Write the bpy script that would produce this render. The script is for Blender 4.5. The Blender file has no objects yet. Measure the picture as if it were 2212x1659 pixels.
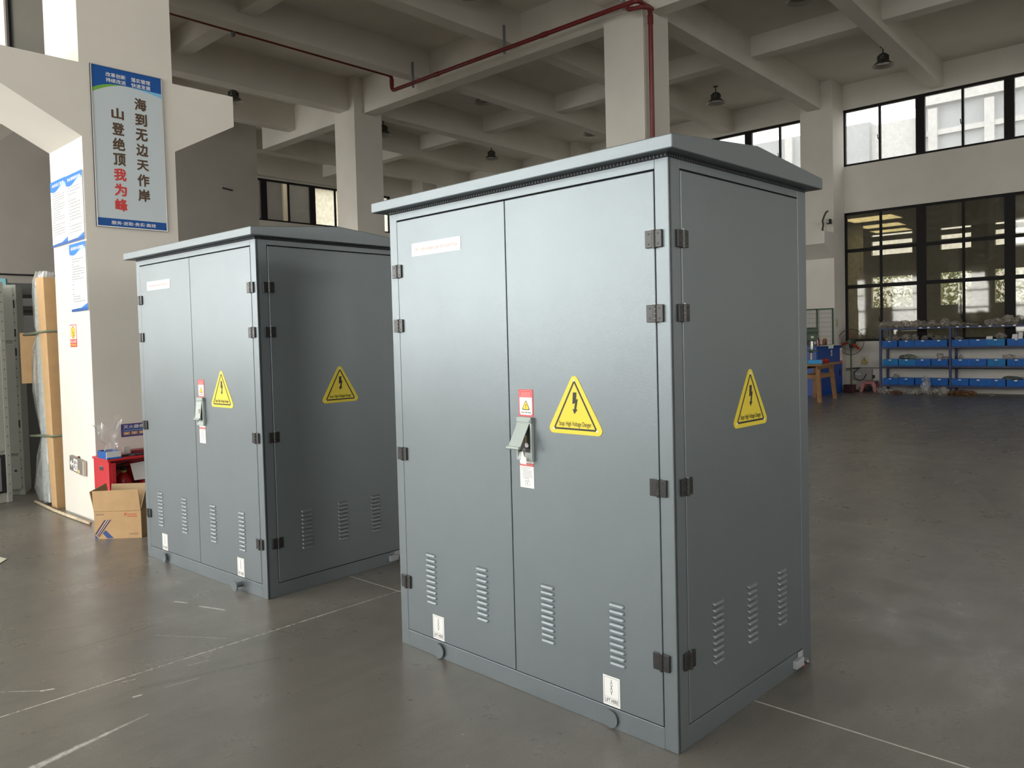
import bpy, bmesh, math, random
from mathutils import Matrix, Vector, noise as mnoise

# ------------------------------------------------------------------ scene, camera, light
scene = bpy.context.scene
col = scene.collection
R = math.radians

F_PX, CX, CY = 1703.2748, 1142.2569, 793.1592
cam_d = bpy.data.cameras.new('camera')
cam_d.sensor_width = 36.0
cam_d.lens = F_PX / 2212 * 36.0
cam_d.shift_x = -(CX - 1106.0) / 2212
cam_d.shift_y = (CY - 829.5) / 2212
cam_d.clip_end = 300
cam = bpy.data.objects.new('camera', cam_d)
col.objects.link(cam)
_r = Vector((0.67639577, -0.73611952, -0.02483564))
_u = Vector((0.04285082, 0.00566713, 0.99906541))
_f = Vector((0.73529081, 0.67682785, -0.03537654))
cam.matrix_world = Matrix(((_r.x, _u.x, -_f.x, 0), (_r.y, _u.y, -_f.y, 0), (_r.z, _u.z, -_f.z, 1.5), (0, 0, 0, 1)))
scene.camera = cam

vs = scene.view_settings
vs.view_transform = 'Standard'
vs.look = 'None'
vs.gamma = 1.0
vs.use_curve_mapping = False
vs.exposure = 0.36
scene.cycles.use_denoising = True
scene.cycles.max_bounces = 10
scene.cycles.diffuse_bounces = 5
scene.cycles.glossy_bounces = 4
scene.cycles.transparent_max_bounces = 16
scene.cycles.sample_clamp_indirect = 6.0
scene.cycles.caustics_reflective = False
scene.cycles.caustics_refractive = False

world = bpy.data.worlds.new('overcast sky')
scene.world = world
world.use_nodes = True
bg = world.node_tree.nodes['Background']
bg.inputs['Color'].default_value = (1.0, 0.985, 0.96, 1)
bg.inputs['Strength'].default_value = 3.0

SKY = 9.0
DAY = (1.0, 0.975, 0.94)


def daylight(name, loc, rot, w, h, rad):
    """daylight arriving through one opening of the hall, radiance rad"""
    l = bpy.data.lights.new(name, 'AREA')
    l.shape = 'RECTANGLE'
    l.size, l.size_y = w, h
    l.energy = rad * math.pi * w * h
    l.color = DAY
    o = bpy.data.objects.new(name, l)
    o.location = loc
    o.rotation_euler = rot
    col.objects.link(o)
    return o


WX = -6.2          # the wall with the windows behind the camera's left
ROWS = [-16.35, -8.29, -0.23, 7.83, 15.89, 23.95]
for i in range(5):
    y0, y1 = ROWS[i] + 0.7, ROWS[i + 1] - 0.7
    ym = (y0 + y1) / 2
    k = [0.15, 0.3, 0.80, 1.40, 1.2][i]
    daylight('daylight', (WX - 0.28, ym, 2.87), (0, R(-90), 0), 3.26, y1 - y0, SKY * k)
    daylight('daylight', (WX - 0.28, ym, 6.38), (0, R(-90), 0), 1.42, y1 - y0, SKY * k * 1.1)

FBAYS = [(-5.4, 1.9), (3.9, 10.5), (12.5, 19.1)]      # unseen openings behind the camera, added for ambient light
for x0, x1 in FBAYS:
    daylight('daylight', ((x0 + x1) / 2, -16.4 - 0.28, 2.87), (R(90), 0, 0), x1 - x0, 3.26, SKY * 0.015)
    daylight('daylight', ((x0 + x1) / 2, -16.4 - 0.28, 6.38), (R(90), 0, 0), x1 - x0, 1.42, SKY * 0.015)

# ------------------------------------------------------------------ materials
MATS = {}


def nmat(name, color, rough=0.6, metal=0.0, spec=0.5, var=0.0, scale=4.0, bump=0.0, bscale=60.0, coat=0.0, trans=0.0):
    if name in MATS:
        return MATS[name]
    m = bpy.data.materials.new(name)
    m.use_nodes = True
    nt = m.node_tree
    b = nt.nodes['Principled BSDF']
    b.inputs['Base Color'].default_value = (*color, 1)
    b.inputs['Roughness'].default_value = rough
    b.inputs['Metallic'].default_value = metal
    b.inputs['Specular IOR Level'].default_value = spec
    if coat:
        b.inputs['Coat Weight'].default_value = coat
        b.inputs['Coat Roughness'].default_value = 0.12
    if trans:
        b.inputs['Transmission Weight'].default_value = trans
    tc = nt.nodes.new('ShaderNodeTexCoord')
    if var:
        n = nt.nodes.new('ShaderNodeTexNoise')
        n.inputs['Scale'].default_value = scale
        n.inputs['Detail'].default_value = 6
        nt.links.new(tc.outputs['Object'], n.inputs['Vector'])
        mp = nt.nodes.new('ShaderNodeMapRange')
        mp.inputs['From Min'].default_value = 0.3
        mp.inputs['From Max'].default_value = 0.7
        mp.inputs['To Min'].default_value = 1 - var
        mp.inputs['To Max'].default_value = 1 + var
        nt.links.new(n.outputs['Fac'], mp.inputs['Value'])
        mx = nt.nodes.new('ShaderNodeMix')
        mx.data_type = 'RGBA'
        mx.blend_type = 'MULTIPLY'
        mx.inputs[0].default_value = 1
        mx.inputs[6].default_value = (*color, 1)
        nt.links.new(mp.outputs['Result'], mx.inputs[7])
        nt.links.new(mx.outputs[2], b.inputs['Base Color'])
    if bump:
        n2 = nt.nodes.new('ShaderNodeTexNoise')
        n2.inputs['Scale'].default_value = bscale
        n2.inputs['Detail'].default_value = 3
        nt.links.new(tc.outputs['Object'], n2.inputs['Vector'])
        bp = nt.nodes.new('ShaderNodeBump')
        bp.inputs['Strength'].default_value = bump
        bp.inputs['Distance'].default_value = 0.002
        nt.links.new(n2.outputs['Fac'], bp.inputs['Height'])
        nt.links.new(bp.outputs['Normal'], b.inputs['Normal'])
    MATS[name] = m
    return m


def sheet_mat(name, tint, clear, rough=0.15, body=(0.8, 0.8, 0.78), gloss=0.5):
    """glass pane or plastic film: part clear, part dusty body, with a reflection"""
    if name in MATS:
        return MATS[name]
    m = bpy.data.materials.new(name)
    m.use_nodes = True
    nt = m.node_tree
    for n in list(nt.nodes):
        nt.nodes.remove(n)
    out = nt.nodes.new('ShaderNodeOutputMaterial')
    tr = nt.nodes.new('ShaderNodeBsdfTransparent')
    tr.inputs[0].default_value = (*tint, 1)
    df = nt.nodes.new('ShaderNodeBsdfDiffuse')
    df.inputs[0].default_value = (*body, 1)
    tl = nt.nodes.new('ShaderNodeBsdfTranslucent')
    tl.inputs[0].default_value = (*body, 1)
    bodymix = nt.nodes.new('ShaderNodeMixShader')
    bodymix.inputs[0].default_value = 0.5
    nt.links.new(df.outputs[0], bodymix.inputs[1])
    nt.links.new(tl.outputs[0], bodymix.inputs[2])
    mix = nt.nodes.new('ShaderNodeMixShader')
    mix.inputs[0].default_value = 1 - clear
    if clear < 0.9:
        tc = nt.nodes.new('ShaderNodeTexCoord')
        nz = nt.nodes.new('ShaderNodeTexNoise')
        nz.inputs['Scale'].default_value = 9
        nz.inputs['Detail'].default_value = 5
        nt.links.new(tc.outputs['Object'], nz.inputs['Vector'])
        mp = nt.nodes.new('ShaderNodeMapRange')
        mp.inputs['From Min'].default_value = 0.3
        mp.inputs['From Max'].default_value = 0.7
        mp.inputs['To Min'].default_value = (1 - clear) * 0.6
        mp.inputs['To Max'].default_value = min(1, (1 - clear) * 1.4)
        nt.links.new(nz.outputs['Fac'], mp.inputs['Value'])
        nt.links.new(mp.outputs['Result'], mix.inputs[0])
    nt.links.new(tr.outputs[0], mix.inputs[1])
    nt.links.new(bodymix.outputs[0], mix.inputs[2])
    gl = nt.nodes.new('ShaderNodeBsdfGlossy')
    gl.inputs['Roughness'].default_value = rough
    fr = nt.nodes.new('ShaderNodeLayerWeight')
    fr.inputs['Blend'].default_value = 0.5
    pw = nt.nodes.new('ShaderNodeMath')
    pw.operation = 'POWER'
    pw.inputs[1].default_value = 4.5
    nt.links.new(fr.outputs['Facing'], pw.inputs[0])
    fm = nt.nodes.new('ShaderNodeMath')
    fm.operation = 'MULTIPLY_ADD'
    fm.inputs[1].default_value = gloss * 1.7
    fm.inputs[2].default_value = gloss * 0.08
    nt.links.new(pw.outputs[0], fm.inputs[0])
    mix2 = nt.nodes.new('ShaderNodeMixShader')
    nt.links.new(fm.outputs[0], mix2.inputs[0])
    nt.links.new(mix.outputs[0], mix2.inputs[1])
    nt.links.new(gl.outputs[0], mix2.inputs[2])
    nt.links.new(mix2.outputs[0], out.inputs['Surface'])
    MATS[name] = m
    return m


PLASTER = nmat('white plaster', (0.71, 0.675, 0.61), 0.85, var=0.05, scale=1.3, bump=0.12, bscale=25)
PAINT = nmat('blue grey enamel', (0.190, 0.218, 0.232), 0.36, 0.55, 0.5, var=0.03, scale=3, bump=0.14, bscale=260)
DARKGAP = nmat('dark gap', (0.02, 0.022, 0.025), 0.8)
HINGE = nmat('black hinge', (0.018, 0.017, 0.017), 0.32, spec=0.6)
STEEL = nmat('zinc steel', (0.55, 0.55, 0.56), 0.3, metal=1.0)
YELLOW = nmat('warning yellow', (0.78, 0.62, 0.045), 0.4)
BLACK = nmat('print black', (0.02, 0.018, 0.015), 0.5)
WHITE = nmat('label white', (0.82, 0.82, 0.80), 0.4)
OFFW = nmat('paper white', (0.74, 0.73, 0.70), 0.6)
REDP = nmat('print red', (0.62, 0.04, 0.035), 0.45)
PINKRED = nmat('pale print red', (0.70, 0.26, 0.22), 0.4)  # red print paled; on the nameplates this paints in glare
LATCH = nmat('latch grey', (0.40, 0.455, 0.43), 0.35)
FRAME = nmat('black window frame', (0.013, 0.012, 0.012), 0.6, spec=0.2)
GLASS = sheet_mat('clear window glass', (0.93, 0.94, 0.94), 0.86, 0.03, (0.75, 0.76, 0.75), 0.5)
DUSTG = sheet_mat('dusty window glass', (0.80, 0.78, 0.70), 0.84, 0.03, (0.60, 0.56, 0.46), 0.5)
FILM = sheet_mat('clear plastic film', (0.93, 0.95, 0.95), 0.62, 0.12, (0.75, 0.78, 0.78), 0.8)
BAGM = sheet_mat('cloudy plastic bag', (0.97, 0.95, 0.92), 0.66, 0.2, (0.95, 0.90, 0.82), 0.7)
CARD = nmat('cardboard', (0.56, 0.36, 0.18), 0.8, var=0.05, scale=12)
CARDIN = nmat('cardboard inside', (0.46, 0.33, 0.19), 0.85)
BLUEP = nmat('print blue', (0.008, 0.085, 0.33), 0.5, spec=0.3)
SKYBL = nmat('print sky blue', (0.008, 0.18, 0.62), 0.5, spec=0.3)
LTBL = nmat('print light blue', (0.20, 0.52, 0.80), 0.4)
GREENP = nmat('print green', (0.16, 0.42, 0.05), 0.45)
SIGNBG = nmat('sign board pale blue', (0.56, 0.63, 0.66), 0.35)
BROWNP = nmat('print brown', (0.085, 0.045, 0.018), 0.5)
ALU = nmat('aluminium trim', (0.62, 0.62, 0.60), 0.35, metal=0.7)
GREYTX = nmat('print grey', (0.30, 0.30, 0.29), 0.6)
PIPE = nmat('fire pipe red', (0.16, 0.014, 0.014), 0.4)
RODM = nmat('hanger steel', (0.24, 0.25, 0.26), 0.5, metal=0.4)
LAMPM = nmat('lamp grey', (0.10, 0.10, 0.09), 0.45, metal=0.5)
LAMPIN = nmat('lamp reflector', (0.30, 0.28, 0.24), 0.35)
LAMPDK = nmat('lamp lens', (0.05, 0.048, 0.04), 0.3)
BINM = nmat('blue bin plastic', (0.008, 0.13, 0.48), 0.4, var=0.1, scale=5)
RACKM = nmat('navy rack paint', (0.010, 0.025, 0.10), 0.4)
CABBL = nmat('tool cabinet blue', (0.006, 0.055, 0.28), 0.4)
WOOD = nmat('bench wood', (0.30, 0.155, 0.06), 0.7, var=0.2, scale=8)
DKGREEN = nmat('machine green', (0.045, 0.075, 0.045), 0.5, var=0.1, scale=9)
FENCEG = nmat('fence green', (0.012, 0.06, 0.025), 0.5)
STOOLP = nmat('pink plastic', (0.50, 0.20, 0.20), 0.45)
EXTRED = nmat('extinguisher red', (0.42, 0.015, 0.02), 0.3)
BOXRED = nmat('cabinet red', (0.55, 0.025, 0.035), 0.35)
BLKPL = nmat('black plastic', (0.015, 0.015, 0.016), 0.5)
SWG = nmat('switchgear grey', (0.44, 0.46, 0.42), 0.5, var=0.03)
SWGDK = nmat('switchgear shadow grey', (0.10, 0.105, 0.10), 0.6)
STRAPM = nmat('strap green', (0.17, 0.20, 0.13), 0.5)
FOAM = nmat('white foam', (0.70, 0.72, 0.70), 0.7)
ORANGE = nmat('print orange', (0.80, 0.32, 0.06), 0.5)
EXITG = nmat('exit sign grey', (0.21, 0.19, 0.165), 0.4)
CONCR = nmat('pale facade concrete', (0.36, 0.37, 0.38), 0.9, var=0.1, scale=0.6)
CONCW = nmat('white facade', (0.52, 0.515, 0.50), 0.9, var=0.05, scale=0.5)
BRICKD = nmat('brown facade', (0.035, 0.028, 0.018), 0.9, var=0.4, scale=0.8)
LEAF = nmat('tree leaves', (0.12, 0.15, 0.04), 0.7, var=0.4, scale=3)
BARK = nmat('bark', (0.08, 0.06, 0.04), 0.9)
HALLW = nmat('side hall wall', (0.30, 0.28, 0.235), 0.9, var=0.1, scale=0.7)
ROOFL = sheet_mat('translucent roof sheet', (1, 0.93, 0.70), 0.3, 0.5, (0.98, 0.92, 0.70), 0.05)
ASPH = nmat('outdoor ground', (0.22, 0.22, 0.21), 0.9)
COPPER = nmat('copper red', (0.36, 0.06, 0.035), 0.4)


def floor_material():
    m = bpy.data.materials.new('polished concrete')
    m.use_nodes = True
    nt = m.node_tree
    N, L = nt.nodes, nt.links
    b = N['Principled BSDF']
    tc = N.new('ShaderNodeTexCoord')
    pos = tc.outputs['Object']

    def noise(scale, detail=6, vec=pos, rough=0.55):
        n = N.new('ShaderNodeTexNoise')
        n.inputs['Scale'].default_value = scale
        n.inputs['Detail'].default_value = detail
        n.inputs['Roughness'].default_value = rough
        L.new(vec, n.inputs['Vector'])
        return n.outputs['Fac']

    def maprange(v, a, c, d, e):
        n = N.new('ShaderNodeMapRange')
        for i, x in zip((1, 2, 3, 4), (a, c, d, e)):
            n.inputs[i].default_value = x
        L.new(v, n.inputs[0])
        return n.outputs[0]

    def math_(op, a, c):
        n = N.new('ShaderNodeMath')
        n.operation = op
        for i, x in enumerate((a, c)):
            if isinstance(x, (int, float)):
                n.inputs[i].default_value = x
            else:
                L.new(x, n.inputs[i])
        return n.outputs[0]

    def vmath(op, a, c=None):
        n = N.new('ShaderNodeVectorMath')
        n.operation = op
        for i, x in enumerate((a, c)):
            if x is None:
                continue
            if isinstance(x, tuple):
                n.inputs[i].default_value = x
            else:
                L.new(x, n.inputs[i])
        return n

    def mixc(f, a, c):
        n = N.new('ShaderNodeMix')
        n.data_type = 'RGBA'
        if isinstance(f, (int, float)):
            n.inputs[0].default_value = f
        else:
            L.new(f, n.inputs[0])
        for i, x in ((6, a), (7, c)):
            if isinstance(x, tuple):
                n.inputs[i].default_value = (*x, 1)
            else:
                L.new(x, n.inputs[i])
        return n.outputs[2]

    big = noise(0.55, 8)
    mid = noise(3.0, 9, rough=0.65)
    fine = noise(60, 4, rough=0.7)
    c = mixc(maprange(big, 0.32, 0.68, 0, 1), FLOOR_DK, FLOOR_LT)
    c = mixc(maprange(mid, 0.35, 0.75, 0, 0.45), c, (0.165, 0.155, 0.14))
    # brushed, directional smears of the trowel
    st = N.new('ShaderNodeMapping')
    st.inputs['Rotation'].default_value = (0, 0, R(25))
    st.inputs['Scale'].default_value = (0.7, 5, 1)
    L.new(pos, st.inputs['Vector'])
    sm = noise(2.2, 6, st.outputs[0], 0.7)
    c = mixc(maprange(sm, 0.45, 0.8, 0, 0.35), c, (0.31, 0.29, 0.26))
    c = mixc(maprange(fine, 0.35, 0.65, 0, 0.22), c, (0.13, 0.122, 0.11))
    sp = N.new('ShaderNodeTexVoronoi')
    sp.inputs['Scale'].default_value = 9
    L.new(pos, sp.inputs['Vector'])
    c = mixc(math_('MULTIPLY', maprange(sp.outputs['Distance'], 0.02, 0.05, 0.85, 0), maprange(noise(7, 1), 0.56, 0.60, 0, 1)), c, (0.5, 0.48, 0.44))
    vf = noise(190, 2, rough=0.8)
    c = mixc(maprange(vf, 0.35, 0.65, 0.5, 0), c, (0.09, 0.084, 0.075))
    md = noise(1.3, 10, rough=0.7)
    c = mixc(maprange(md, 0.48, 0.64, 0, 0.55), c, (0.11, 0.105, 0.097))

    def seg(c, ax, ay, bx, by, w, color, strength=1.0, lo=0.35, hi=0.5, taper=0.0):
        d = (bx - ax, by - ay, 0.0)
        l2 = d[0] ** 2 + d[1] ** 2
        pa = vmath('SUBTRACT', pos, (ax, ay, 0.0)).outputs[0]
        t = math_('DIVIDE', vmath('DOT_PRODUCT', pa, d).outputs['Value'], l2)
        t = math_('MINIMUM', math_('MAXIMUM', t, 0.0), 1.0)
        sc = N.new('ShaderNodeVectorMath')
        sc.operation = 'SCALE'
        sc.inputs[0].default_value = d
        L.new(t, sc.inputs['Scale'])
        dist = vmath('LENGTH', vmath('SUBTRACT', pa, sc.outputs[0]).outputs[0]).outputs['Value']
        wob = noise(30, 2)
        dist = math_('ADD', dist, math_('MULTIPLY', math_('SUBTRACT', wob, 0.5), w * 0.7))
        if taper:
            dist = math_('ADD', dist, math_('MULTIPLY', t, w * taper))
        k = maprange(dist, w * 0.45, w, strength, 0)
        k = math_('MULTIPLY', k, maprange(noise(45, 3), lo, hi, 0.15, 1))
        return mixc(k, c, color)

    wl = (0.62, 0.60, 0.55)
    # saw-cut joints filled with pale dust
    c = seg(c, -6, 3.765, 2.4, 3.795, 0.006, wl, 0.9, 0.42, 0.55)
    c = seg(c, 2.4, 3.795, 20, 3.83, 0.006, wl, 0.7, 0.42, 0.55)
    c = seg(c, 2.942, -8, 2.938, 1.9, 0.0055, wl, 1.0, 0.2, 0.3)
    c = seg(c, 2.938, 1.9, 2.88, 6, 0.0055, wl, 0.9, 0.3, 0.45)
    c = seg(c, 6.15, -8, 6.18, 14, 0.010, (0.45, 0.38, 0.22), 0.6, 0.4, 0.6)
    c = seg(c, 7.53, -8, 7.55, 14, 0.008, (0.42, 0.37, 0.27), 0.45, 0.4, 0.6)
    c = seg(c, 15.1, -8, 15.1, 20, 0.015, (0.34, 0.30, 0.24), 0.5, 0.3, 0.5)
    # chalk smear, dashes and scratches
    c = seg(c, 0.80, 3.225, 1.26, 3.335, 0.026, (0.68, 0.68, 0.65), 0.75, 0.3, 0.5, 0.75)
    c = seg(c, 1.956, 4.697, 1.99, 4.618, 0.010, (0.66, 0.65, 0.60), 0.8, 0.3, 0.45)
    c = seg(c, 2.013, 4.494, 2.074, 4.319, 0.009, (0.66, 0.65, 0.60), 0.85, 0.3, 0.45)
    c = seg(c, 0.92, 4.072, 1.052, 3.934, 0.004, wl, 0.7)
    c = seg(c, 1.045, 3.937, 1.085, 3.92, 0.009, wl, 0.9)
    c = seg(c, 1.655, 4.224, 1.871, 3.887, 0.004, wl, 0.5)
    c = seg(c, 1.419, 3.543, 1.559, 3.519, 0.004, wl, 0.5)
    c = seg(c, 1.589, 3.697, 1.681, 3.684, 0.004, wl, 0.6)
    c = seg(c, 1.318, 3.748, 1.364, 3.737, 0.006, wl, 0.7)
    c = seg(c, 1.29, 3.55, 1.314, 3.546, 0.009, wl, 0.8)
    dk = (0.05, 0.047, 0.043)
    c = seg(c, 1.254, 4.354, 1.727, 4.379, 0.012, dk, 0.5, 0.3, 0.6)
    c = seg(c, 1.282, 4.769, 1.505, 4.675, 0.012, dk, 0.5, 0.3, 0.6)
    c = seg(c, 1.5, 5.2, 1.9, 5.05, 0.012, dk, 0.35, 0.3, 0.6)
    c = seg(c, 1.35, 3.62, 1.9, 3.45, 0.02, dk, 0.35, 0.3, 0.6)
    L.new(c, b.inputs['Base Color'])
    L.new(maprange(mid, 0.3, 0.7, 0.24, 0.38), b.inputs['Roughness'])
    b.inputs['Specular IOR Level'].default_value = 0.55
    bp = N.new('ShaderNodeBump')
    bp.inputs['Strength'].default_value = 0.12
    bp.inputs['Distance'].default_value = 0.004
    L.new(noise(35, 4), bp.inputs['Height'])
    L.new(bp.outputs[0], b.inputs['Normal'])
    return m


FLOOR_DK = (0.175, 0.161, 0.139)
FLOOR_LT = (0.245, 0.225, 0.193)
FLOOR = floor_material()


# ------------------------------------------------------------------ mesh helpers
class MB:
    """collects pieces with materials and links them as ONE mesh object"""

    def __init__(s):
        s.v, s.f, s.mi, s.sm, s.mats = [], [], [], [], []
        s.xf = None

    def mid(s, m):
        if m not in s.mats:
            s.mats.append(m)
        return s.mats.index(m)

    def add(s, vs_, fs_, m, smooth=False, xf=None):
        o = len(s.v)
        for p in vs_:
            p = Vector(p)
            if xf is not None:
                p = xf @ p
            if s.xf is not None:
                p = s.xf @ p
            s.v.append(p)
        k = s.mid(m)
        for f in fs_:
            s.f.append([o + i for i in f])
            s.mi.append(k)
            s.sm.append(smooth)

    def box(s, x0, x1, y0, y1, z0, z1, m, bev=0.0, xf=None):
        if bev <= 0:
            v = [(x, y, z) for x in (x0, x1) for y in (y0, y1) for z in (z0, z1)]
            f = [(0, 1, 3, 2), (4, 6, 7, 5), (0, 4, 5, 1), (2, 3, 7, 6), (0, 2, 6, 4), (1, 5, 7, 3)]
            s.add(v, f, m, False, xf)
            return
        bm = bmesh.new()
        bmesh.ops.create_cube(bm, size=1)
        for w in bm.verts:
            w.co = Vector(((x0 + x1) / 2 + w.co.x * (x1 - x0), (y0 + y1) / 2 + w.co.y * (y1 - y0), (z0 + z1) / 2 + w.co.z * (z1 - z0)))
        bmesh.ops.bevel(bm, geom=list(bm.edges), offset=bev, segments=2, profile=0.5, affect='EDGES')
        s.bm(bm, m, xf=xf)

    def bm(s, bm, m, smooth=False, xf=None):
        bm.verts.index_update()
        s.add([w.co.copy() for w in bm.verts], [[w.index for w in f.verts] for f in bm.faces], m, smooth, xf)
        bm.free()

    def prism(s, pts, axis, a, b, m, xf=None):
        """polygon pts (2D) extruded along an axis from a to b; axis x: pts=(y,z), y: (x,z), z: (x,y)"""
        def P(q, t):
            return {'x': (t, q[0], q[1]), 'y': (q[0], t, q[1]), 'z': (q[0], q[1], t)}[axis]
        n = len(pts)
        v = [P(q, a) for q in pts] + [P(q, b) for q in pts]
        f = [list(range(n))[::-1], list(range(n, 2 * n))] + [(i, (i + 1) % n, n + (i + 1) % n, n + i) for i in range(n)]
        s.add(v, f, m, False, xf)

    def poly(s, pts, y, m, xf=None):
        """flat printed polygon facing -y; pts=(x,z)"""
        s.add([(p[0], y, p[1]) for p in pts], [list(range(len(pts)))], m, False, xf)

    def rect(s, x0, x1, z0, z1, y, m, xf=None):
        s.poly([(x0, z0), (x1, z0), (x1, z1), (x0, z1)], y, m, xf)

    def outline(s, pts, w, y, m, xf=None):
        """closed line of width w inside polygon pts"""
        n = len(pts)
        P = [Vector(p) for p in pts]
        area = sum(P[i].x * P[(i + 1) % n].y - P[(i + 1) % n].x * P[i].y for i in range(n))
        sg = 1 if area > 0 else -1
        inn = []
        for i in range(n):
            a, b, c = P[i - 1], P[i], P[(i + 1) % n]
            d1 = (b - a).normalized()
            d2 = (c - b).normalized()
            n1 = Vector((-d1.y, d1.x)) * sg
            n2 = Vector((-d2.y, d2.x)) * sg
            bis = (n1 + n2)
            k = bis.length_squared
            bis = bis * (2 / k) if k > 1e-6 else n1
            inn.append(b + bis * w)
        v = [(p.x, y, p.y) for p in P] + [(p.x, y, p.y) for p in inn]
        s.add(v, [(i, (i + 1) % n, n + (i + 1) % n, n + i) for i in range(n)], m, False, xf)

    def cyl(s, p0, p1, r0, m, r1=None, seg=16, smooth=True, cap=True, xf=None):
        p0, p1 = Vector(p0), Vector(p1)
        r1 = r0 if r1 is None else r1
        d = (p1 - p0).normalized()
        a = d.orthogonal().normalized()
        b = d.cross(a)
        v, f = [], []
        for p, r in ((p0, r0), (p1, r1)):
            for i in range(seg):
                t = 2 * math.pi * i / seg
                v.append(p + (a * math.cos(t) + b * math.sin(t)) * r)
        f = [(i, (i + 1) % seg, seg + (i + 1) % seg, seg + i) for i in range(seg)]
        s.add(v, f, m, smooth, xf)
        if cap:
            s.add(v[:seg], [list(range(seg))[::-1]], m, False, xf)
            s.add(v[seg:], [list(range(seg))], m, False, xf)

    def tube(s, pts, r, m, seg=10, closed=False, xf=None):
        P = [Vector(p) for p in pts]
        n = len(P)
        v, f = [], []
        up = None
        for i in range(n):
            if closed:
                d = P[(i + 1) % n] - P[i - 1]
            else:
                d = P[min(i + 1, n - 1)] - P[max(i - 1, 0)]
            d.normalize()
            if up is None:
                up = d.orthogonal().normalized()
            up = (up - d * up.dot(d))
            up = up.normalized() if up.length > 1e-6 else d.orthogonal().normalized()
            b = d.cross(up)
            for k in range(seg):
                t = 2 * math.pi * k / seg
                v.append(P[i] + (up * math.cos(t) + b * math.sin(t)) * r)
        rng = n if closed else n - 1
        for i in range(rng):
            j = (i + 1) % n
            for k in range(seg):
                f.append((i * seg + k, i * seg + (k + 1) % seg, j * seg + (k + 1) % seg, j * seg + k))
        if not closed:
            f.append(list(range(seg))[::-1])
            f.append([(n - 1) * seg + k for k in range(seg)])
        s.add(v, f, m, True, xf)

    def lathe(s, prof, m, seg=28, at=(0, 0, 0), smooth=True, xf=None):
        at = Vector(at)
        v, f = [], []
        for r, z in prof:
            for k in range(seg):
                t = 2 * math.pi * k / seg
                v.append(at + Vector((r * math.cos(t), r * math.sin(t), z)))
        for i in range(len(prof) - 1):
            for k in range(seg):
                f.append((i * seg + k, i * seg + (k + 1) % seg, (i + 1) * seg + (k + 1) % seg, (i + 1) * seg + k))
        s.add(v, f, m, smooth, xf)

    def disc(s, cx, cz, r, y, m, seg=28, sx=1.0, xf=None):
        s.poly([(cx + sx * r * math.cos(2 * math.pi * i / seg), cz + r * math.sin(2 * math.pi * i / seg)) for i in range(seg)], y, m, xf)

    def text(s, body, x0, x1, z0, z1, y, m, bold=0.0, xf=None):
        """lettering fitted in the box x0..x1, z0..z1 on the plane y (reads from -y)"""
        vs_, fs_ = text_mesh(body)
        if bold:
            base_v, base_f, vs_, fs_ = vs_, fs_, [], []
            q_ = bold * 0.7
            for j, (dx, dz) in enumerate(((-bold, 0), (bold, 0), (0, bold), (0, -bold)) + (((q_, q_), (-q_, q_), (q_, -q_), (-q_, -q_)) if bold > 0.02 else ())):
                o_ = len(vs_)
                vs_ += [(p[0] + dx, p[1] + dz, j * 0.00006) for p in base_v]
                fs_ += [[o_ + i for i in f] for f in base_f]
        if not vs_:
            return
        ax, bx = min(p[0] for p in vs_), max(p[0] for p in vs_)
        az_, bz = min(p[1] for p in vs_), max(p[1] for p in vs_)
        sx, sz = (x1 - x0) / max(bx - ax, 1e-6), (z1 - z0) / max(bz - az_, 1e-6)
        s.add([(x0 + (p[0] - ax) * sx, y - (p[2] if len(p) > 2 else 0), z0 + (p[1] - az_) * sz) for p in vs_], fs_, m, False, xf)

    def build(s, name, parent=None, auto=None):
        me = bpy.data.meshes.new(name)
        me.from_pydata([tuple(p) for p in s.v], [], s.f)
        for m in s.mats:
            me.materials.append(m)
        me.polygons.foreach_set('material_index', s.mi)
        me.polygons.foreach_set('use_smooth', s.sm)
        me.update()
        o = bpy.data.objects.new(name, me)
        col.objects.link(o)
        if parent is not None:
            o.parent = parent
        return o


_TXT = {}


def text_mesh(body, bold=0.0):
    key = (body, bold)
    if key not in _TXT:
        cu = bpy.data.curves.new('lettering', 'FONT')
        cu.body = body
        cu.size = 1
        cu.offset = bold
        cu.resolution_u = 4
        o = bpy.data.objects.new('lettering', cu)
        col.objects.link(o)
        dg = bpy.context.evaluated_depsgraph_get()
        dg.update()
        me = bpy.data.meshes.new_from_object(o.evaluated_get(dg))
        _TXT[key] = ([(v.co.x, v.co.y) for v in me.vertices], [list(p.vertices) for p in me.polygons])
        bpy.data.objects.remove(o)
        bpy.data.meshes.remove(me)
        bpy.data.curves.remove(cu)
    return _TXT[key]


def tag(o, label, cat, group=None, kind=None):
    o['label'] = label
    o['category'] = cat
    if group:
        o['group'] = group
    if kind:
        o['kind'] = kind
    return o


def thing(name, label, cat, loc=(0, 0, 0), rz=0.0, group=None):
    o = bpy.data.objects.new(name, None)
    o.empty_display_size = 0.1
    o.location = loc
    o.rotation_euler = (0, 0, rz)
    col.objects.link(o)
    return tag(o, label, cat, group)


def struct(o):
    o['kind'] = 'structure'
    return o


def copy_tree(o, parent=None):
    c = o.copy()
    col.objects.link(c)
    if parent is not None:
        c.parent = parent
    for ch in list(o.children):
        copy_tree(ch, c)
    return c


# ------------------------------------------------------------------ the hall
X1, Y0, Y1, ZC = 20.35, -16.4, 24.0, 7.72
b = MB()
b.box(WX - 0.3, X1 + 0.25, Y0 - 0.3, Y1 + 0.25, -0.25, 0, FLOOR)
struct(b.build('floor'))
b = MB()
b.box(WX - 0.3, X1 + 0.25, Y0 - 0.3, Y1 + 0.25, ZC, ZC + 0.2, PLASTER)
struct(b.build('ceiling'))


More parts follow.
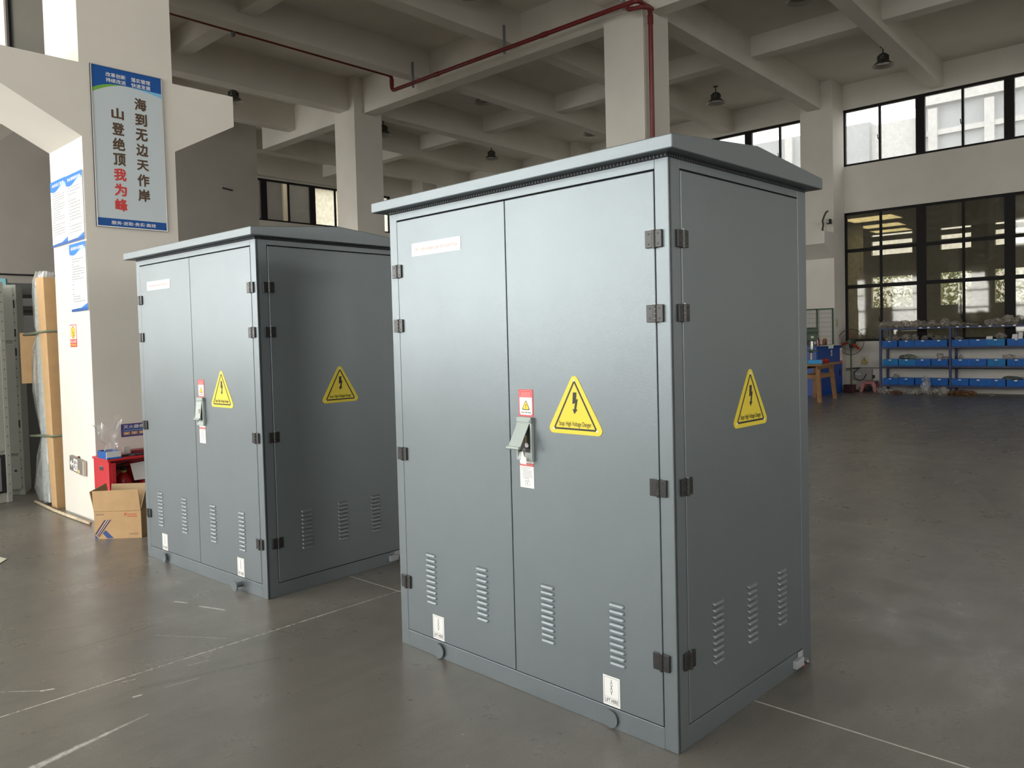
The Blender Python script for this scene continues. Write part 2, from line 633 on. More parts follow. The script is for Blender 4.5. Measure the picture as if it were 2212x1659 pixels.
def wall_with_holes(name, axis, at, thick, lo, hi, zlo, zhi, holes, m=PLASTER):
    """wall across axis ('x' or 'y') at coordinate at..at+thick; holes = (a0,a1,z0,z1)"""
    b = MB()
    As = sorted({lo, hi, *[h[0] for h in holes], *[h[1] for h in holes]})
    Zs = sorted({zlo, zhi, *[h[2] for h in holes], *[h[3] for h in holes]})
    for i in range(len(As) - 1):
        run = None
        for k in range(len(Zs) - 1):
            ca, cz = (As[i] + As[i + 1]) / 2, (Zs[k] + Zs[k + 1]) / 2
            hole = any(h[0] < ca < h[1] and h[2] < cz < h[3] for h in holes)
            if not hole:
                if run is None:
                    run = [Zs[k], Zs[k + 1]]
                else:
                    run[1] = Zs[k + 1]
            if hole or k == len(Zs) - 2:
                if run is not None:
                    t0, t1 = min(at, at + thick), max(at, at + thick)
                    if axis == 'x':
                        b.box(t0, t1, As[i], As[i + 1], run[0], run[1], m)
                    else:
                        b.box(As[i], As[i + 1], t0, t1, run[0], run[1], m)
                run = None
    return struct(b.build(name))


BAYS = [(0.42, 7.72), (8.55, 15.62), (16.5, 23.3)]
holes = []
for a, c in BAYS:
    holes += [(a, c, 5.67, 7.09), (a, c, 1.24, 4.50)]
wall_with_holes('wall_right', 'x', X1, 0.22, Y0 - 0.3, Y1 + 0.25, 0, ZC, holes)
holes = []
for i in range(5):
    a, c = ROWS[i] + 0.7, ROWS[i + 1] - 0.7
    holes += [(a, c, 5.67, 7.09), (a, c, 1.24, 4.50)]
wall_with_holes('wall_left', 'x', WX, -0.22, Y0 - 0.3, Y1 + 0.25, 0, ZC, holes)
wall_with_holes('wall_back', 'y', Y1, 0.22, WX, X1, 0, ZC, [(11.6, 18.6, 5.63, 7.0)])
wall_with_holes('wall_front', 'y', Y0, -0.22, WX, X1, 0, ZC, [(x0, x1, z0, z1) for x0, x1 in FBAYS for z0, z1 in ((5.67, 7.09), (1.24, 4.50))])
# full height partition closing the left rear of the hall
b = MB()
b.box(3.3, 11.07, 20.1, 20.3, 0, ZC, nmat('grey rendered wall', (0.40, 0.375, 0.335), 0.9, var=0.06, scale=1.1))
struct(b.build('wall_partition'))


def window(name, axis, at, lo, hi, z0, z1, posts, mulls, rails, glass, latches=(), proud=0.03, flip=1):
    """black framed glazing in the plane axis=at; posts (0.2) and mullions (0.05) by centre, rails (z0,z1)"""
    root = bpy.data.objects.new(name, None)
    col.objects.link(root)
    root['kind'] = 'structure'
    b = MB()

    def bar(a0, a1, c0, c1, d=0.05):
        t0, t1 = at - d * 0.4, at + d
        if axis == 'x':
            b.box(t0, t1, a0, a1, c0, c1, FRAME)
        else:
            b.box(a0, a1, t0, t1, c0, c1, FRAME)
    bar(lo, hi, z0, z0 + 0.055, 0.07)
    bar(lo, hi, z1 - 0.055, z1, 0.07)
    bar(lo, lo + 0.06, z0, z1, 0.07)
    bar(hi - 0.06, hi, z0, z1, 0.07)
    for p in posts:
        bar(p - 0.1, p + 0.1, z0 + 0.055, z1 - 0.055, 0.069)
    for p in mulls:
        bar(p - 0.024, p + 0.024, z0 + 0.055, z1 - 0.055, 0.05)
    for r0, r1 in rails:
        bar(lo, hi, r0, r1, 0.055)
    fr = b.build('frame', root)
    b = MB()
    if axis == 'x':
        b.box(at + 0.012, at + 0.018, lo + 0.02, hi - 0.02, z0 + 0.02, z1 - 0.02, glass)
    else:
        b.box(lo + 0.02, hi - 0.02, at + 0.012, at + 0.018, z0 + 0.02, z1 - 0.02, glass)
    b.build('glass', root)
    for a, z in latches:
        b = MB()
        s = 1
        if axis == 'x':
            b.cyl((at - 0.03, a, z), (at - 0.03, a + 0.035, z + 0.02), 0.012, FRAME, seg=8)
            b.cyl((at - 0.03, a + 0.035, z + 0.02), (at - 0.03, a + 0.045, z + 0.12), 0.010, FRAME, seg=8)
        b.build('latch', root)
    return root


wx = X1 + 0.06
for n, (a, c) in enumerate(BAYS):
    off = [5.89, 10.32, 18.3][n]
    posts = [off + 1.848 * k for k in range(-6, 7) if a + 0.3 < off + 1.848 * k < c - 0.3]
    mul = [off + 0.935 + 1.848 * k for k in range(-6, 7) if a + 0.2 < off + 0.935 + 1.848 * k < c - 0.2]
    window('window_%d' % (2 * n + 1), 'x', wx, a, c, 5.67, 7.09, posts, mul, [], GLASS, [(p, 6.22) for p in mul if p > 3])
    window('window_%d' % (2 * n + 2), 'x', wx, a, c, 1.24, 4.50, posts, mul, [(3.50, 3.58), (2.58, 2.67)], DUSTG, [(p, 1.72) for p in mul if p > 3])
window('window_7', 'y', Y1 + 0.06, 11.6, 18.6, 5.63, 7.0, [13.45, 15.28, 17.1], [12.55, 14.36, 16.2, 18.0], [], GLASS)
for i in range(5):
    a, c = ROWS[i] + 0.7, ROWS[i + 1] - 0.7
    st_ = [a + (c - a) * k / 4 for k in (1, 2, 3)]
    window('window_%d' % (8 + 2 * i), 'x', WX - 0.08, a, c, 5.67, 7.09, st_, [], [], GLASS)
    window('window_%d' % (9 + 2 * i), 'x', WX - 0.08, a, c, 1.24, 4.50, st_, [], [(3.50, 3.58), (2.58, 2.67)], GLASS)


def column(x0, x1, y0, y1, z1=ZC, corbels=(), z0=0.0, name='column'):
    pts = [(x0, z0), (x1, z0)]
    if 'r' in corbels:
        pts += [(x1, 3.32), (x1 + 0.588, 3.655), (x1 + 0.588, 3.945), (x1, 3.945)]
    pts += [(x1, z1), (x0, z1)]
    if 'l' in corbels:
        pts += [(x0, 3.955), (x0 - 0.588, 3.955), (x0 - 0.588, 3.655), (x0, 3.33)]
    b = MB()
    b.prism(pts, 'y', y0, y1, PLASTER)
    return struct(b.build(name))


column(2.455, 3.245, 7.382, 8.235, corbels='lr')
column(11.05, 11.81, 7.43, 8.23, corbels='lr')
column(11.0, 11.78, 15.45, 16.25, corbels='lr')
column(2.455, 3.245, 15.49, 16.29)
column(19.65, X1, 7.69, 8.52, corbels='l', name='pilaster')
column(19.65, X1, 15.75, 16.5, corbels='l', name='pilaster')
column(19.65, X1, 23.35, Y1, name='pilaster')
column(19.65, X1, -0.4, 0.4, corbels='l', name='pilaster')
column(15.3, 15.9, 23.75, Y1, z1=5.4, name='pilaster')

# closed strip between the first column and the next, above the crane level, with a dark window
b = MB()
b.box(2.70, 2.90, 10.38, 15.49, 4.15, ZC, PLASTER)
b.box(2.70, 2.90, 8.235, 10.38, 7.3, ZC, PLASTER)
b.box(2.70, 2.90, 8.235, 10.38, 4.12, 4.2, PLASTER)
struct(b.build('wall_clerestory'))
root = bpy.data.objects.new('window_18', None)
col.objects.link(root)
root['kind'] = 'structure'
b = MB()
b.box(2.72, 2.78, 8.235, 8.34, 4.2, 7.3, FRAME)
b.box(2.72, 2.78, 9.02, 9.09, 4.2, 7.3, FRAME)
b.box(2.72, 2.78, 10.30, 10.38, 4.2, 7.3, FRAME)
b.box(2.72, 2.78, 8.235, 10.38, 4.2, 4.28, FRAME)
b.build('frame', root)
b = MB()
b.box(2.745, 2.755, 8.235, 10.38, 4.2, 7.3, nmat('dark pane', (0.022, 0.024, 0.020), 0.25))
b.build('glass', root)


def beam(ax, ay, bx, by, w, z0, z1=ZC, name='ceiling_beam'):
    d = Vector((bx - ax, by - ay, 0))
    n = Vector((-d.y, d.x, 0)).normalized() * (w / 2)
    b = MB()
    P = [Vector((ax, ay, 0)) + n, Vector((ax, ay, 0)) - n, Vector((bx, by, 0)) - n, Vector((bx, by, 0)) + n]
    v = [(p.x, p.y, z0) for p in P] + [(p.x, p.y, z1) for p in P]
    b.add(v, [(0, 1, 2, 3)[::-1], (4, 5, 6, 7), (0, 1, 5, 4), (1, 2, 6, 5), (2, 3, 7, 6), (3, 0, 4, 7)], PLASTER)
    return struct(b.build(name))


SL = 0.043
for yc in (-0.23, 7.80, 15.86, 23.85):                # beams on the column rows
    if yc < 20:
        beam(3.245, yc, 11.25, yc, 0.36, 6.97)
        beam(WX, yc, 2.455, yc, 0.36, 6.97)
    beam(11.57, yc, X1, yc + SL * 8.8, 0.34, 7.05)
for yc in (2.45, 5.14, 10.50, 13.18, 18.56, 21.27):   # secondary beams
    if yc < 20:
        beam(3.01, yc, 11.25, yc, 0.31, 7.09)
        beam(WX, yc, 2.69, yc, 0.31, 7.09)
    beam(11.57, yc, X1, yc + SL * 8.8, 0.30, 7.15)
beam(11.41, -8, 11.41, 7.43, 0.32, 6.90)
beam(11.41, 8.23, 11.41, 15.45, 0.32, 6.90)
beam(11.41, 16.25, 11.41, 20.1, 0.32, 6.90)
beam(2.85, -8, 2.85, 7.382, 0.32, 6.90)
beam(2.85, 16.29, 2.85, 20.1, 0.32, 6.90)
YC = [-0.23, 2.45, 5.14, 7.80, 10.50, 13.18, 15.86, 18.56, 20.1]
for k in range(len(YC) - 1):                           # short cross beams between them
    a, c = YC[k] + 0.155, YC[k + 1] - 0.155
    beam(7.08, a, 7.08, c, 0.31, 7.30)
    if k < len(YC) - 2:
        beam(15.75, a + SL * 4.4, 15.75, c + SL * 4.4, 0.31, 7.30)
beam(15.75, 18.9, 15.75, 21.3, 0.31, 7.30)
beam(15.75, 21.6, 15.75, 24.0, 0.31, 7.30)

# ------------------------------------------------------------------ outside and the low side hall
b = MB()
b.box(-60, 90, -60, 90, -0.45, -0.3, ASPH)
struct(b.build('ground'))
# side hall beyond the right wall
HX = 36.0
b = MB()
b.box(X1 + 0.22, HX, -6, 20, -0.2, -0.02, nmat('side hall floor', (0.20, 0.18, 0.15), 0.5, var=0.1))
struct(b.build('floor_side_hall'))
hh = []
for y0, y1 in ((10.75, 12.45), (8.5, 9.65), (5.9, 7.65), (3.2, 4.6)):
    hh += [(y0, y1, 2.50, 3.85), (y0, y1, 4.80, 5.15), (y0, y1, 5.23, 5.42), (y0, y1, 5.62, 5.85)]
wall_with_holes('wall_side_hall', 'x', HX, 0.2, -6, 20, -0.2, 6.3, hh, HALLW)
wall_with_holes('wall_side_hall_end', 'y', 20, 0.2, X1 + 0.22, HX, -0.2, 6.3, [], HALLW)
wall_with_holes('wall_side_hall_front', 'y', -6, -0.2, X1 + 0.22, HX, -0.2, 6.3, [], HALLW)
# lean-to roof with gaps for the translucent sheets
ra, rb = (X1 + 0.22, 5.30), (HX + 0.2, 6.15)
rz = lambda x: 5.27 if x < 32.4 else 5.27 + (x - 32.4) * 0.27
sky_x = [(24.7, 26.1), (27.0, 28.2), (29.2, 30.2), (31.0, 31.9)]
sky_y = [(8.3, 10.2), (8.7, 10.3), (9.2, 10.6), (9.5, 10.8)]
b = MB()


def roof_piece(bb, x0, x1, y0, y1, m, t=0.06):
    v = [(x0, y0, rz(x0)), (x1, y0, rz(x1)), (x1, y1, rz(x1)), (x0, y1, rz(x0))]
    v += [(p[0], p[1], p[2] + t) for p in v]
    bb.add(v, [(3, 2, 1, 0), (4, 5, 6, 7), (0, 1, 5, 4), (1, 2, 6, 5), (2, 3, 7, 6), (3, 0, 4, 7)], m)


ROOFM = nmat('roof sheet', (0.17, 0.155, 0.12), 0.7)
xs = [ra[0]] + [x for p in sky_x for x in p] + [32.4]
for k in range(0, len(xs), 2):
    roof_piece(b, xs[k], xs[k + 1], -6, 20, ROOFM)
for (x0, x1), (y0, y1) in zip(sky_x, sky_y):
    roof_piece(b, x0, x1, -6, y0, ROOFM)
    roof_piece(b, x0, x1, y1, 20, ROOFM)
roof_piece(b, 32.4, rb[0], -6, 20, ROOFM)
struct(b.build('ceiling_side_hall'))
for (x0, x1), (y0, y1) in zip(sky_x, sky_y):
    b = MB()
    roof_piece(b, x0, x1, y0, y1, ROOFL, 0.01)
    struct(b.build('skylight'))
# pale column and low partition inside the side hall
b = MB()
b.box(28.6, 29.0, 10.3, 10.9, 0, 5.7, PLASTER)
struct(b.build('column'))
# what stands behind the side hall
b = MB()
b.box(43.2, 43.5, -2, 22, -0.3, 2.45, CONCW)
tag(b.build('boundary_wall'), 'low white boundary wall seen through the lower right windows', 'wall')
b = MB()
b.box(41.0, 43.0, 13.1, 15.0, -0.3, 2.3, CONCR)
tag(b.build('outbuilding'), 'small grey outbuilding before the white boundary wall outside', 'building')
random.seed(5)


def tree(x, y, h, r, label):
    t = thing('tree', label, 'tree', (x, y, -0.3), 0, 'trees outside the side hall')
    b = MB()
    b.cyl((0, 0, 0), (0, 0, h * 0.6), 0.16, BARK, 0.08, 8)
    b.build('trunk', t)
    b = MB()
    for k in range(1400):
        a, e = random.uniform(0, 6.28), random.uniform(-1, 1)
        q = r * random.uniform(0.3, 1) ** 0.5
        p = Vector((q * math.cos(a) * math.sqrt(1 - e * e), q * math.sin(a) * math.sqrt(1 - e * e), h * 0.62 + e * q * 1.1))
        s_ = random.uniform(0.06, 0.13)
        u_ = Vector((random.uniform(-1, 1), random.uniform(-1, 1), random.uniform(-1, 1))).normalized()
        w_ = u_.orthogonal()
        b.add([p - u_ * s_ - w_ * s_ * 0.4, p + u_ * s_ - w_ * s_ * 0.4, p + u_ * s_ + w_ * s_ * 0.4, p - u_ * s_ + w_ * s_ * 0.4], [(0, 1, 2, 3)], LEAF)
    b.build('foliage', t)


tree(46.2, 15.4, 6.0, 2.0, 'leafy tree behind the boundary wall, seen through the second window from the pilaster')
tree(46.2, 11.0, 6.4, 1.9, 'bright green tree seen through the lower window right of the thick black post')
tree(46.2, 7.0, 5.8, 1.9, 'green tree seen beside the second thick black window post')
# pale factory building far outside the upper windows
t = thing('factory_building', 'pale concrete building with ribbed facade outside the high right windows', 'building', (52, 0, -0.3))
b = MB()
b.box(0, 8, -14, 15.2, 0, 15.2, CONCR)
b.build('facade', t)
b = MB()
b.box(0.3, 8, 15.2, 18.0, 0, 14.8, CONCW)
b.build('stair_tower', t)
b = MB()
b.box(-0.5, -0.31, -14, 42, 0, 8.6, nmat('sky white', (0.8, 0.8, 0.78), 0.9))  # white screen added to read as bright sky through the side hall openings
b.build('sky_screen', t)
b = MB()
b.box(-0.1, 8, 18.0, 42, 0, 15.0, CONCR)
b.build('facade', t)
for y in range(-13, 42, 3):
    if 14 < y < 18:
        continue
    b = MB()
    b.box(-0.3, 0.0, y, y + 0.5, 0, 15.0, CONCW)
    b.build('pier', t)
for zz in (10.6, 13.4):
    b = MB()
    b.box(-0.22, 0.0, -14, 15.2, zz, zz + 0.3, CONCW)
    b.build('ledge', t)
b = MB()
b.box(-0.4, 8.2, -14.2, 15.2, 15.2, 15.9, CONCW)
b.build('parapet', t)
# brown neighbour outside the back window
t = thing('brick_building', 'dark brown building outside the left panes of the rear window', 'building', (2, 26.6, -0.3))
b = MB()
b.box(0, 14.75, 0, 6, 0, 14, BRICKD)
b.build('wall', t)
for x_ in (11.9, 13.6):
    b = MB()
    b.box(x_, x_ + 0.25, -0.1, 0, 0, 12, nmat('downpipe', (0.25, 0.2, 0.12), 0.7))
    b.build('downpipe', t)
t2 = thing('house', 'cream facade outside the bright right panes of the rear window', 'building', (15.5, 33, -0.3))
b = MB()
b.box(0, 14, 0, 5, 0, 9.3, nmat('cream facade', (0.85, 0.78, 0.6), 0.9))
b.build('wall', t2)
b = MB()
b.box(-0.3, 14.3, -0.3, 5.3, 9.3, 9.6, CONCW)
b.build('roof', t2)



# ------------------------------------------------------------------ the two electrical cabinets
CW, CD, ZRB = 1.622, 1.089, 2.137
SIDE = Matrix.Rotation(R(90), 4, 'Z')      # face coordinates (a, -out, z) -> right hand side of a cabinet


def round_poly(pts, r, n=5):
    out = []
    k = len(pts)
    for i in range(k):
        a, b_, c = Vector(pts[i - 1]), Vector(pts[i]), Vector(pts[(i + 1) % k])
        d1, d2 = (a - b_).normalized(), (c - b_).normalized()
        ang = d1.angle(d2)
        t = r / math.tan(ang / 2)
        p0, p1 = b_ + d1 * t, b_ + d2 * t
        ctr = b_ + (d1 + d2).normalized() * (r / math.sin(ang / 2))
        a0 = math.atan2(p0.y - ctr.y, p0.x - ctr.x)
        a1 = math.atan2(p1.y - ctr.y, p1.x - ctr.x)
        while a1 - a0 > math.pi:
            a1 -= 2 * math.pi
        while a1 - a0 < -math.pi:
            a1 += 2 * math.pi
        for j in range(n + 1):
            t_ = a0 + (a1 - a0) * j / n
            out.append((ctr.x + r * math.cos(t_), ctr.y + r * math.sin(t_)))
    return out


def bev_prism(mb, pts, axis, a, c, m, bev=0.003, xf=None):
    t = MB()
    t.prism(pts, axis, a, c, m)
    bm = bmesh.new()
    vv = [bm.verts.new(p) for p in t.v]
    for f in t.f:
        bm.faces.new([vv[i] for i in f])
    bmesh.ops.recalc_face_normals(bm, faces=list(bm.faces))
    bmesh.ops.bevel(bm, geom=list(bm.edges), offset=bev, segments=2, profile=0.5, affect='EDGES')
    mb.bm(bm, m, xf=xf)


def louvres(mb, a0, a1, ztop, zbot, n, m):
    """column of n pressed louvre hoods"""
    h = 0.0150
    L = a1 - a0
    for i in range(n):
        zc = ztop + (zbot - ztop) * i / (n - 1)
        na, nb = 16, 6
        v, f = [], []
        for p in range(na + 1):
            x = -L / 2 + L * p / na
            over = max(0.0, (abs(x) - (L / 2 - h / 2)) / (h / 2))
            hh = math.sqrt(max(0.0, 1 - over * over))
            for q in range(nb + 1):
                t = q / nb
                o = 0.0095 * math.sin(math.pi / 2 * t ** 0.75) * hh
                v.append(((a0 + a1) / 2 + x, -o, zc + h / 2 * hh * (1 - 2 * t)))
            v.append(((a0 + a1) / 2 + x, 0, zc - h / 2 * hh))
        k = nb + 2
        for p in range(na):
            for q in range(nb):
                f.append((p * k + q, p * k + q + 1, (p + 1) * k + q + 1, (p + 1) * k + q))
        mb.add(v, f, m, True)
        f2 = [(p * k + nb, p * k + nb + 1, (p + 1) * k + nb + 1, (p + 1) * k + nb) for p in range(na)]
        mb.add(v, f2, m, False)


def hinge_mesh(mb, c, z):
    """black cabinet hinge, pin on the line a=c"""
    h = 0.062
    mb.box(c - 0.036, c - 0.003, -0.009, 0.0, z - h / 2, z + h / 2, HINGE, 0.0015)
    mb.box(c + 0.006, c + 0.034, -0.009, 0.0, z - h / 2, z + h / 2, HINGE, 0.0015)
    for k in range(4):
        z0 = z - h / 2 - 0.002 + k * 0.0165
        mb.cyl((c + 0.001, -0.008, z0), (c + 0.001, -0.008, z0 + 0.0155), 0.0075, HINGE, seg=12)
    mb.cyl((c + 0.001, -0.008, z - h / 2 - 0.001), (c + 0.001, -0.008, z + h / 2 + 0.003), 0.0035, STEEL, seg=10)
    for dz in (-0.018, 0.018):
        mb.cyl((c - 0.02, -0.0096, z + dz), (c - 0.02, -0.0086, z + dz), 0.004, BLKPL, seg=10)
        mb.cyl((c + 0.02, -0.0096, z + dz), (c + 0.02, -0.0086, z + dz), 0.004, BLKPL, seg=10)


BOLT = [(-0.008, 0.118), (0.012, 0.118), (0.010, 0.088), (0.019, 0.091), (0.009, 0.046), (0.017, 0.046), (-0.002, 0.026), (-0.012, 0.048), (-0.003, 0.046), (0.003, 0.073), (-0.012, 0.068)]


def warning_triangle(mb, cx, z0, w=0.253, h=0.222):
    """yellow high voltage triangle, apex up, standing on z0, centred on cx"""
    tri = [(cx - w / 2, z0), (cx + w / 2, z0), (cx, z0 + h)]
    out = round_poly([(cx - w / 2 - 0.024, z0 - 0.0), (cx + w / 2 + 0.024, z0), (cx, z0 + h + 0.026)], 0.020)
    mb.prism(out, 'y', -0.0018, 0.0, YELLOW)
    inn = [(cx - w / 2 + 0.012, z0 + 0.016), (cx + w / 2 - 0.012, z0 + 0.016), (cx, z0 + h - 0.006)]
    mb.outline(inn, 0.0075, -0.0021, BLACK)
    for p in inn:
        q = Vector(p) + (Vector((cx, z0 + h / 3)) - Vector(p)).normalized() * 0.004
        mb.cyl((q.x, -0.0035, q.y), (q.x, -0.0018, q.y), 0.0048, WHITE, seg=12)
    k = 0.93
    mb.poly([(cx + p[0] * k, z0 + 0.055 + p[1] * k) for p in BOLT], -0.0022, BLACK)
    mb.text('Stop: High Voltage Danger', cx - 0.083, cx + 0.083, z0 + 0.026, z0 + 0.050, -0.0023, BLACK, 0.008)


def small_triangle(mb, cx, z0, w, h, y, bolt=REDP):
    mb.poly(round_poly([(cx - w / 2, z0), (cx + w / 2, z0), (cx, z0 + h)], w * 0.09, 3), y, BLACK)
    mb.poly(round_poly([(cx - w * 0.40, z0 + h * 0.07), (cx + w * 0.40, z0 + h * 0.07), (cx, z0 + h * 0.9)], w * 0.07, 3), y - 0.0003, YELLOW)
    k = h * 0.48 / 0.10
    mb.poly([(cx + p[0] * k * 0.8, z0 + h * 0.02 + p[1] * k) for p in BOLT], y - 0.0006, bolt)


def chain(mb, cx, z0, z1, y):
    """printed chain pictogram between z0 and z1"""
    n = 2
    H = (z1 - z0)
    lh, lw = H * 0.25, H * 0.13
    for i, c in enumerate((z0 + H * 0.36, z0 + H * 0.68)):
        o = [(cx - lw / 2, c - lh * 0.28), (cx - lw * 0.2, c - lh / 2), (cx + lw * 0.2, c - lh / 2), (cx + lw / 2, c - lh * 0.28), (cx + lw / 2, c + lh * 0.28), (cx + lw * 0.2, c + lh / 2), (cx - lw * 0.2, c + lh / 2), (cx - lw / 2, c + lh * 0.28)]
        mb.outline(o, H * 0.022, y, BLACK)
    for c, s_ in ((z0 + H * 0.20, -1), (z0 + H * 0.52, 0), (z0 + H * 0.86, 1)):
        mb.outline([(cx - lw * 0.22, c - lh * 0.30), (cx + lw * 0.22, c - lh * 0.30), (cx + lw * 0.10, c), (cx + lw * 0.22, c + lh * 0.30), (cx - lw * 0.22, c + lh * 0.30), (cx - lw * 0.10, c)], H * 0.018, y - 0.0001, BLACK)


def lift_label(mb, x0, x1, z0, z1):
    mb.box(x0, x1, -0.0016, -0.0004, z0, z1, WHITE)
    w, h = x1 - x0, z1 - z0
    mb.outline([(x0 + w * .07, z0 + h * .07), (x1 - w * .07, z0 + h * .07), (x1 - w * .07, z1 - h * .05), (x0 + w * .07, z1 - h * .05)], 0.0009, -0.0019, BLACK)
    mb.rect(x0 + w * .07, x1 - w * .07, z0 + h * .28, z0 + h * .285, -0.0019, BLACK)
    chain(mb, (x0 + x1) / 2, z0 + h * .30, z1 - h * .08, -0.0019)
    mb.text('LIFT HERE', x0 + w * .12, x1 - w * .12, z0 + h * .11, z0 + h * .235, -0.0019, BLACK, 0.01)


def cabinet(loc, rz_, label, lugs, flap_deg):
    c = thing('electrical_cabinet', label, 'cabinet', (loc[0], loc[1], 0), rz_, 'outdoor high voltage cabinets')
    W, D = CW, CD
    # frame and carcass
    b = MB()
    T = 0.02
    b.box(-W, -1.5655, 0, T, 0, ZRB, PAINT, 0.002)
    b.box(-0.0580, 0, 0, T, 0, ZRB, PAINT, 0.003)
    b.box(-1.5660, -0.0575, 0, T, 2.0905, ZRB, PAINT, 0.0015)
    b.box(-1.5660, -0.0575, 0, T, 0, 0.0795, PAINT, 0.0015)
    b.box(-T, 0, 0.001, 0.0745, 0, ZRB, PAINT, 0.003)
    b.box(-T, 0, 1.0083, D, 0, ZRB, PAINT, 0.002)
    b.box(-T, 0, 0.074, 1.009, 2.0935, ZRB, PAINT, 0.0015)
    b.box(-T, 0, 0.074, 1.009, 0, 0.0805, PAINT, 0.0015)
    b.box(-W, -0.001, D - 0.012, D, 0.0, ZRB, PAINT)
    b.box(-W, -W + 0.012, 0.001, D - 0.001, 0.0, ZRB, PAINT)
    b.box(-W + 0.012, -0.016, 0.017, D - 0.012, 0.004, ZRB - 0.004, DARKGAP)
    b.build('frame', c)
    # roof
    b = MB()
    bev_prism(b, [(-0.0567, 2.1375), (D + 0.0567, 2.1375), (D + 0.0567, 2.186), (0.549, 2.237), (-0.0567, 2.186)], 'x', -W - 0.070, 0.0554, PAINT, 0.004)
    b.build('roof', c)
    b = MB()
    b.box(-W + 0.004, 0.0006, -0.0006, 0.01, 2.123, 2.1372, DARKGAP)  # slotted vent band, darkened to carry the shade under the eave
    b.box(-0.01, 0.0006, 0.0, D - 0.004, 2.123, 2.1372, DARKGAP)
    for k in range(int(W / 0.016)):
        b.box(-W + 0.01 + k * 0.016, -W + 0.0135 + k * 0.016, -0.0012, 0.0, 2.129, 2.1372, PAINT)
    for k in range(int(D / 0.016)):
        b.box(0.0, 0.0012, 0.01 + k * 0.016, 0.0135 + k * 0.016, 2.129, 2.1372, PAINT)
    b.build('vent_shade_strip', c)
    # doors
    def door(x0, x1, z0, z1, side=False):
        m = MB()
        m.xf = SIDE if side else None
        m.box(x0, x1, -0.0012, 0.014, z0, z1, PAINT, 0.003)
        return m.build('door', c)
    dl = door(-1.5628, -0.8185, 0.0828, 2.0850)
    dr = door(-0.8140, -0.0610, 0.0828, 2.0850)
    ds = door(0.0775, 1.0045, 0.0840, 2.0885, True)
    for d in (dl, dr, ds):
        d['label'] = {dl: 'front door with nameplate', dr: 'front door with latch and warning triangle', ds: 'side door with warning triangle'}[d]

    def part(name, parent, fn, side=False, lab=None):
        m = MB()
        m.xf = SIDE @ Matrix.Translation((0, -0.0012, 0)) if side else Matrix.Translation((0, -0.0012, 0))
        fn(m)
        o = m.build(name, parent)
        if lab:
            o['label'] = lab
        return o
    for d, xs_ in ((dl, (-1.3725, -1.0155)), (dr, (-0.6205, -0.2635))):
        for x in xs_:
            part('louvre', d, lambda m: louvres(m, x - 0.0375, x + 0.0375, 0.486, 0.2595, 10, PAINT))
    for a in (0.281, 0.547, 0.807):
        part('louvre', ds, lambda m: louvres(m, a - 0.0385, a + 0.0385, 0.483, 0.2585, 10, PAINT), True)
    zh = (1.8445, 1.5805, 0.9555, 0.3225)
    for z in zh:
        part('hinge', c, lambda m: hinge_mesh(m, -0.0600, z))
        part('hinge', c, lambda m: hinge_mesh(m, -1.5645, z))
        part('hinge', c, lambda m: hinge_mesh(m, 0.0765, z), True)
    part('warning_sign', dr, lambda m: warning_triangle(m, -0.4497, 1.123), lab='yellow high voltage triangle')
    part('warning_sign', ds, lambda m: warning_triangle(m, 0.557, 1.129), True, lab='yellow high voltage triangle')
    part('lift_label', dr, lambda m: lift_label(m, -0.337, -0.256, 0.0875, 0.202))
    part('lift_label', dl, lambda m: lift_label(m, -1.371, -1.289, 0.0875, 0.202))

    def plate(m):
        x0, x1, z0, z1 = -1.448, -1.097, 1.9065, 1.967
        m.box(x0, x1, -0.0016, -0.0002, z0, z1, nmat('glossy plate white', (0.84, 0.82, 0.79), 0.22, spec=0.8))
        q = 0.008
        o = [(x0 + .009 + q, z0 + .008), (x1 - .009 - q, z0 + .008), (x1 - .009, z0 + .008 + q), (x1 - .009, z1 - .008 - q), (x1 - .009 - q, z1 - .008), (x0 + .009 + q, z1 - .008), (x0 + .009, z1 - .008 - q), (x0 + .009, z0 + .008 + q)]
        m.outline(o, 0.0012, -0.0019, PINKRED)
        for px, pz in ((x0 + .0085, z0 + .0075), (x1 - .0085, z0 + .0075), (x0 + .0085, z1 - .0075), (x1 - .0085, z1 - .0075)):
            m.disc(px, pz, 0.002, -0.0019, REDP, 10)
        m.text('24kV High-voltage cable distribution box', x0 + .02, x1 - .02, z0 + .016, z1 - .019, -0.0019, PINKRED, 0.004)
    part('nameplate', dl, plate, lab='white nameplate with red letters paled as by glare')

    # latch with its two stickers
    x0, x1 = -0.764, -0.674

    def red_label(m):
        z0, z1 = 1.180, 1.292
        a, e = -0.757, -0.6755
        m.box(a, e, -0.0014, -0.0002, z0, z1, nmat('sticker red', (0.72, 0.07, 0.075), 0.4))
        m.poly([(a + .005, z0 + .014), (a + .010, z0 + .006), (e - .010, z0 + .006), (e - .005, z0 + .014), (e - .005, z1 - .033), (a + .005, z1 - .033)], -0.0017, WHITE)
        for k in range(4):
            m.rect(a + .012, e - .014, z1 - .013 - k * .0045, z1 - .0122 - k * .0045, -0.0017, OFFW)
        m.outline([(a + .006, z1 - .031), (e - .006, z1 - .031), (e - .006, z1 - .010), (e - .012, z1 - .005), (a + .012, z1 - .005), (a + .006, z1 - .010)], 0.0007, -0.0018, OFFW)
        small_triangle(m, (a + e) / 2, z0 + .027, .048, .043, -0.0020)
        m.text('Danger: High Voltage', a + .012, e - .012, z0 + .012, z0 + .021, -0.0019, BLACK, 0.004)
    part('danger_label', dr, red_label, lab='red and white danger sticker above the latch')

